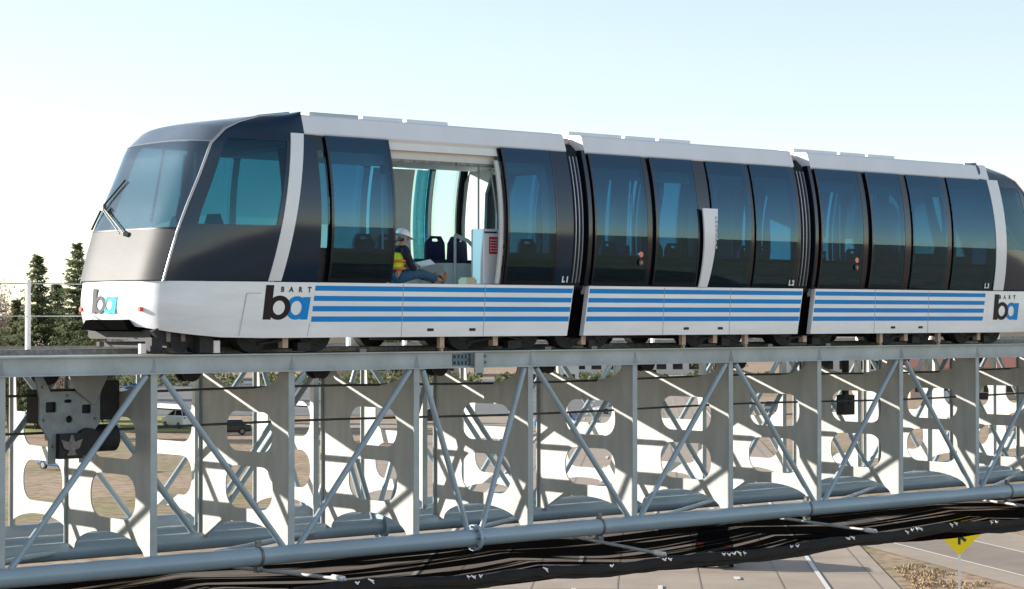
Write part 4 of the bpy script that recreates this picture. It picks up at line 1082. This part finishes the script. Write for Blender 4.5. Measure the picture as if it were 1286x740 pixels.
def bush(x, y, h, rad, mat, label, seed, n=2600, name='shrub', cat='bush', group=None, leaf=.22, kind=None, stretch=1):
    rnd = random.Random(seed); o = empty(name, (x, y, GZ), label, cat, group)
    st = MB(); cr = MB(); lobes = []
    for i in range(9):
        a = rnd.uniform(0, 6.28); r = rnd.uniform(.15, .7) * rad; zz = h * rnd.uniform(.35, .85)
        c = Vector((x + math.cos(a) * r * stretch, y + math.sin(a) * r, GZ + zz)); lobes.append((c, rad * rnd.uniform(.3, .5)))
        st.tube([(x + .1 * math.cos(a), y + .1 * math.sin(a), GZ), (x + math.cos(a) * r * .4, y + math.sin(a) * r * .4, GZ + zz * .5), c], .04, 5, cap=False, rr=[.07 * h / 4, .045 * h / 4, .01])
    for i in range(n):
        c, r = rnd.choice(lobes); v = Vector((rnd.gauss(0, 1), rnd.gauss(0, 1), rnd.gauss(0, 1))).normalized() * r * rnd.uniform(.35, 1.08); v.z *= h * .28 / max(.3, rad * .45)
        p = c + v
        if p.z < GZ + .05: p.z = GZ + rnd.uniform(.05, .4)
        d = Vector((rnd.uniform(-1, 1), rnd.uniform(-1, 1), rnd.uniform(-.6, 1))).normalized(); s2 = d.cross(Vector((rnd.uniform(-1, 1), rnd.uniform(-1, 1), 1))).normalized()
        sz = leaf * rnd.uniform(.6, 1.4); cr.add([p - s2 * sz * .35, p + s2 * sz * .35, p + d * sz], [(0, 1, 2)])
    st.build('stem', M['bark'], o); cr.build('leaves', mat, o)
def at(pxl, d): return along(pxl, d)
G = 220
def topz(py, d): return .55 + (398 - py) / 2700. * d - GZ
for (pxl, py, d, rad, mt, lab, sd) in ((47, 315, 220, 3.0, 'conifer', 'tall narrow conifer just right of the white railing post', 1), (97, 303, 218, 3.1, 'conifer', 'tallest dark conifer, nearest the nose of the train', 2),
        (21, 374, 222, 2.4, 'conifer2', 'shorter olive conifer left of the white railing post', 3), (72, 352, 226, 3.2, 'conifer', 'shorter bushy conifer between the two tallest', 4),
        (113, 375, 236, 2.6, 'conifer2', 'olive conifer half hidden by the nose of the train', 5), (-30, 350, 225, 3.0, 'conifer', 'conifer standing beyond the left edge of the frame', 6)):
    x, y = at(pxl, d); cone_tree(x, y, topz(py, d), rad * 1.4, M[mt], lab, sd)
for (pxl, py, d, rad, mt, lab, sd) in ((14, 408, 205, 2.2, 'bush', 'olive round bush at the foot of the leftmost conifer', 11), (60, 420, 200, 2.6, 'bare', 'pale dry shrub below the tall conifers', 12), (84, 415, 204, 2.2, 'bush', 'green bush below the tallest conifer', 13), (112, 415, 200, 2.3, 'bush', 'green bush beneath the nose of the train', 14)):
    x, y = at(pxl, d); bush(x, y, topz(py, d), rad, M[mt], lab, sd, n=3000, group='shrubs under the conifers')
for (pxl, py, d, rad, mt, lab, sd) in ((5, 366, 300, 4.5, 'bare', 'pale bare tree at the far left edge', 21), (-25, 372, 300, 4.5, 'bare', 'pale bare tree beyond the left edge', 22), (128, 404, 300, 4, 'bare', 'pale bare tree below the nose of the train', 23), (500, 405, 380, 5, 'bush', 'green tree before the long tan building', 24), (900, 405, 380, 6, 'bush', 'green tree right of the red-roofed building', 25), (1180, 405, 390, 6, 'bush', 'green tree left of the tan right-hand building', 26)):
    x, y = at(pxl, d); bush(x, y, topz(py, d), rad, M[mt], lab, sd, n=2600, name='tree', cat='tree', leaf=.34 if mt == 'bare' else .5, group='trees on the far side')
# far wood along the horizon: one mass
mb = MB(); rnd = random.Random(5)
for i in range(26000):
    pxl = rnd.uniform(-900, 2300); d = rnd.uniform(560, 640); x, y = along(pxl, d)
    hmax = 9 + 5 * noise.noise(Vector((pxl * .02, 0, 0))) + 2.5 * noise.noise(Vector((pxl * .11, 3, 0)))
    z = GZ + hmax * rnd.uniform(0, 1) ** .8; s_ = rnd.uniform(.6, 1.5); a = rnd.uniform(0, 6.28)
    mb.add([(x - math.cos(a) * s_, y - math.sin(a) * s_, z - s_ * .4), (x + math.cos(a) * s_, y + math.sin(a) * s_, z - s_ * .3), (x, y, z + s_)], [(0, 1, 2)])
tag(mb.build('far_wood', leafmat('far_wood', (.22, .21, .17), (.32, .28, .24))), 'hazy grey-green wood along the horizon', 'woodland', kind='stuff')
# scrub along the lot
mb = MB()
for i in range(9000):
    pxl = rnd.uniform(-100, 1400); d = rnd.uniform(352, 372) + 10 * noise.noise(Vector((pxl * .01, 0, 0))); x, y = along(pxl, d)
    if noise.noise(Vector((pxl * .03, 7, 0))) < -.12: continue
    z = GZ + rnd.uniform(0, 1.8); s_ = rnd.uniform(.2, .6); a = rnd.uniform(0, 6.28)
    mb.add([(x - math.cos(a) * s_, y - math.sin(a) * s_, z), (x + math.cos(a) * s_, y + math.sin(a) * s_, z), (x, y, z + s_)], [(0, 1, 2)])
tag(mb.build('scrub', M['bush']), 'low olive scrub along the back of the distant lot', 'scrub', kind='stuff')

# ================================================================= LIGHT, SKY, CAMERA
EL = 16.0; SAZ = math.atan2(-AY, -AX) - R(12)      # sun bearing: from the left of the picture, a little behind the train
sunv = Vector((math.cos(SAZ) * math.cos(R(EL)), math.sin(SAZ) * math.cos(R(EL)), math.sin(R(EL))))
ld = bpy.data.lights.new('sun', 'SUN'); ld.energy = 5.0; ld.angle = R(.5); ld.color = (1, .93, .82)
lo = bpy.data.objects.new('sun', ld); col.objects.link(lo); lo.rotation_euler = (-sunv).to_track_quat('-Z', 'Y').to_euler(); lo.location = (0, 0, 60)
w = bpy.data.worlds.new('World'); scene.world = w; w.use_nodes = True; nt = w.node_tree
bg = nt.nodes['Background']; sky = nt.nodes.new('ShaderNodeTexSky'); sky.sky_type = 'NISHITA'; sky.sun_disc = False
sky.sun_elevation = R(EL); sky.sun_rotation = math.atan2(sunv.x, sunv.y); sky.air_density = 1.0; sky.dust_density = .1; sky.ozone_density = 1.5; sky.altitude = 0
hs = nt.nodes.new('ShaderNodeHueSaturation'); hs.inputs['Saturation'].default_value = .66   # pale hazy winter sky
nt.links.new(sky.outputs[0], hs.inputs['Color']); nt.links.new(hs.outputs[0], bg.inputs[0]); bg.inputs[1].default_value = .112
cd = bpy.data.cameras.new('camera'); cam = bpy.data.objects.new('camera', cd); col.objects.link(cam); scene.camera = cam
cd.sensor_width = 36; cd.lens = 36 * 2700 / 1286; cd.clip_end = 9000; cd.clip_start = .5
cam.location = CAM
pitch = math.atan((398 - 370) / 2700)
fwd = Vector((.65233 * math.cos(pitch), .75793 * math.cos(pitch), math.sin(pitch)))
cam.rotation_euler = fwd.to_track_quat('-Z', 'Y').to_euler()
vs_ = scene.view_settings; vs_.view_transform = 'Standard'; vs_.look = 'None'; vs_.gamma = 1; vs_.exposure = 1.0
scene.cycles.max_bounces = 10; scene.cycles.transparent_max_bounces = 24; scene.cycles.use_denoising = True
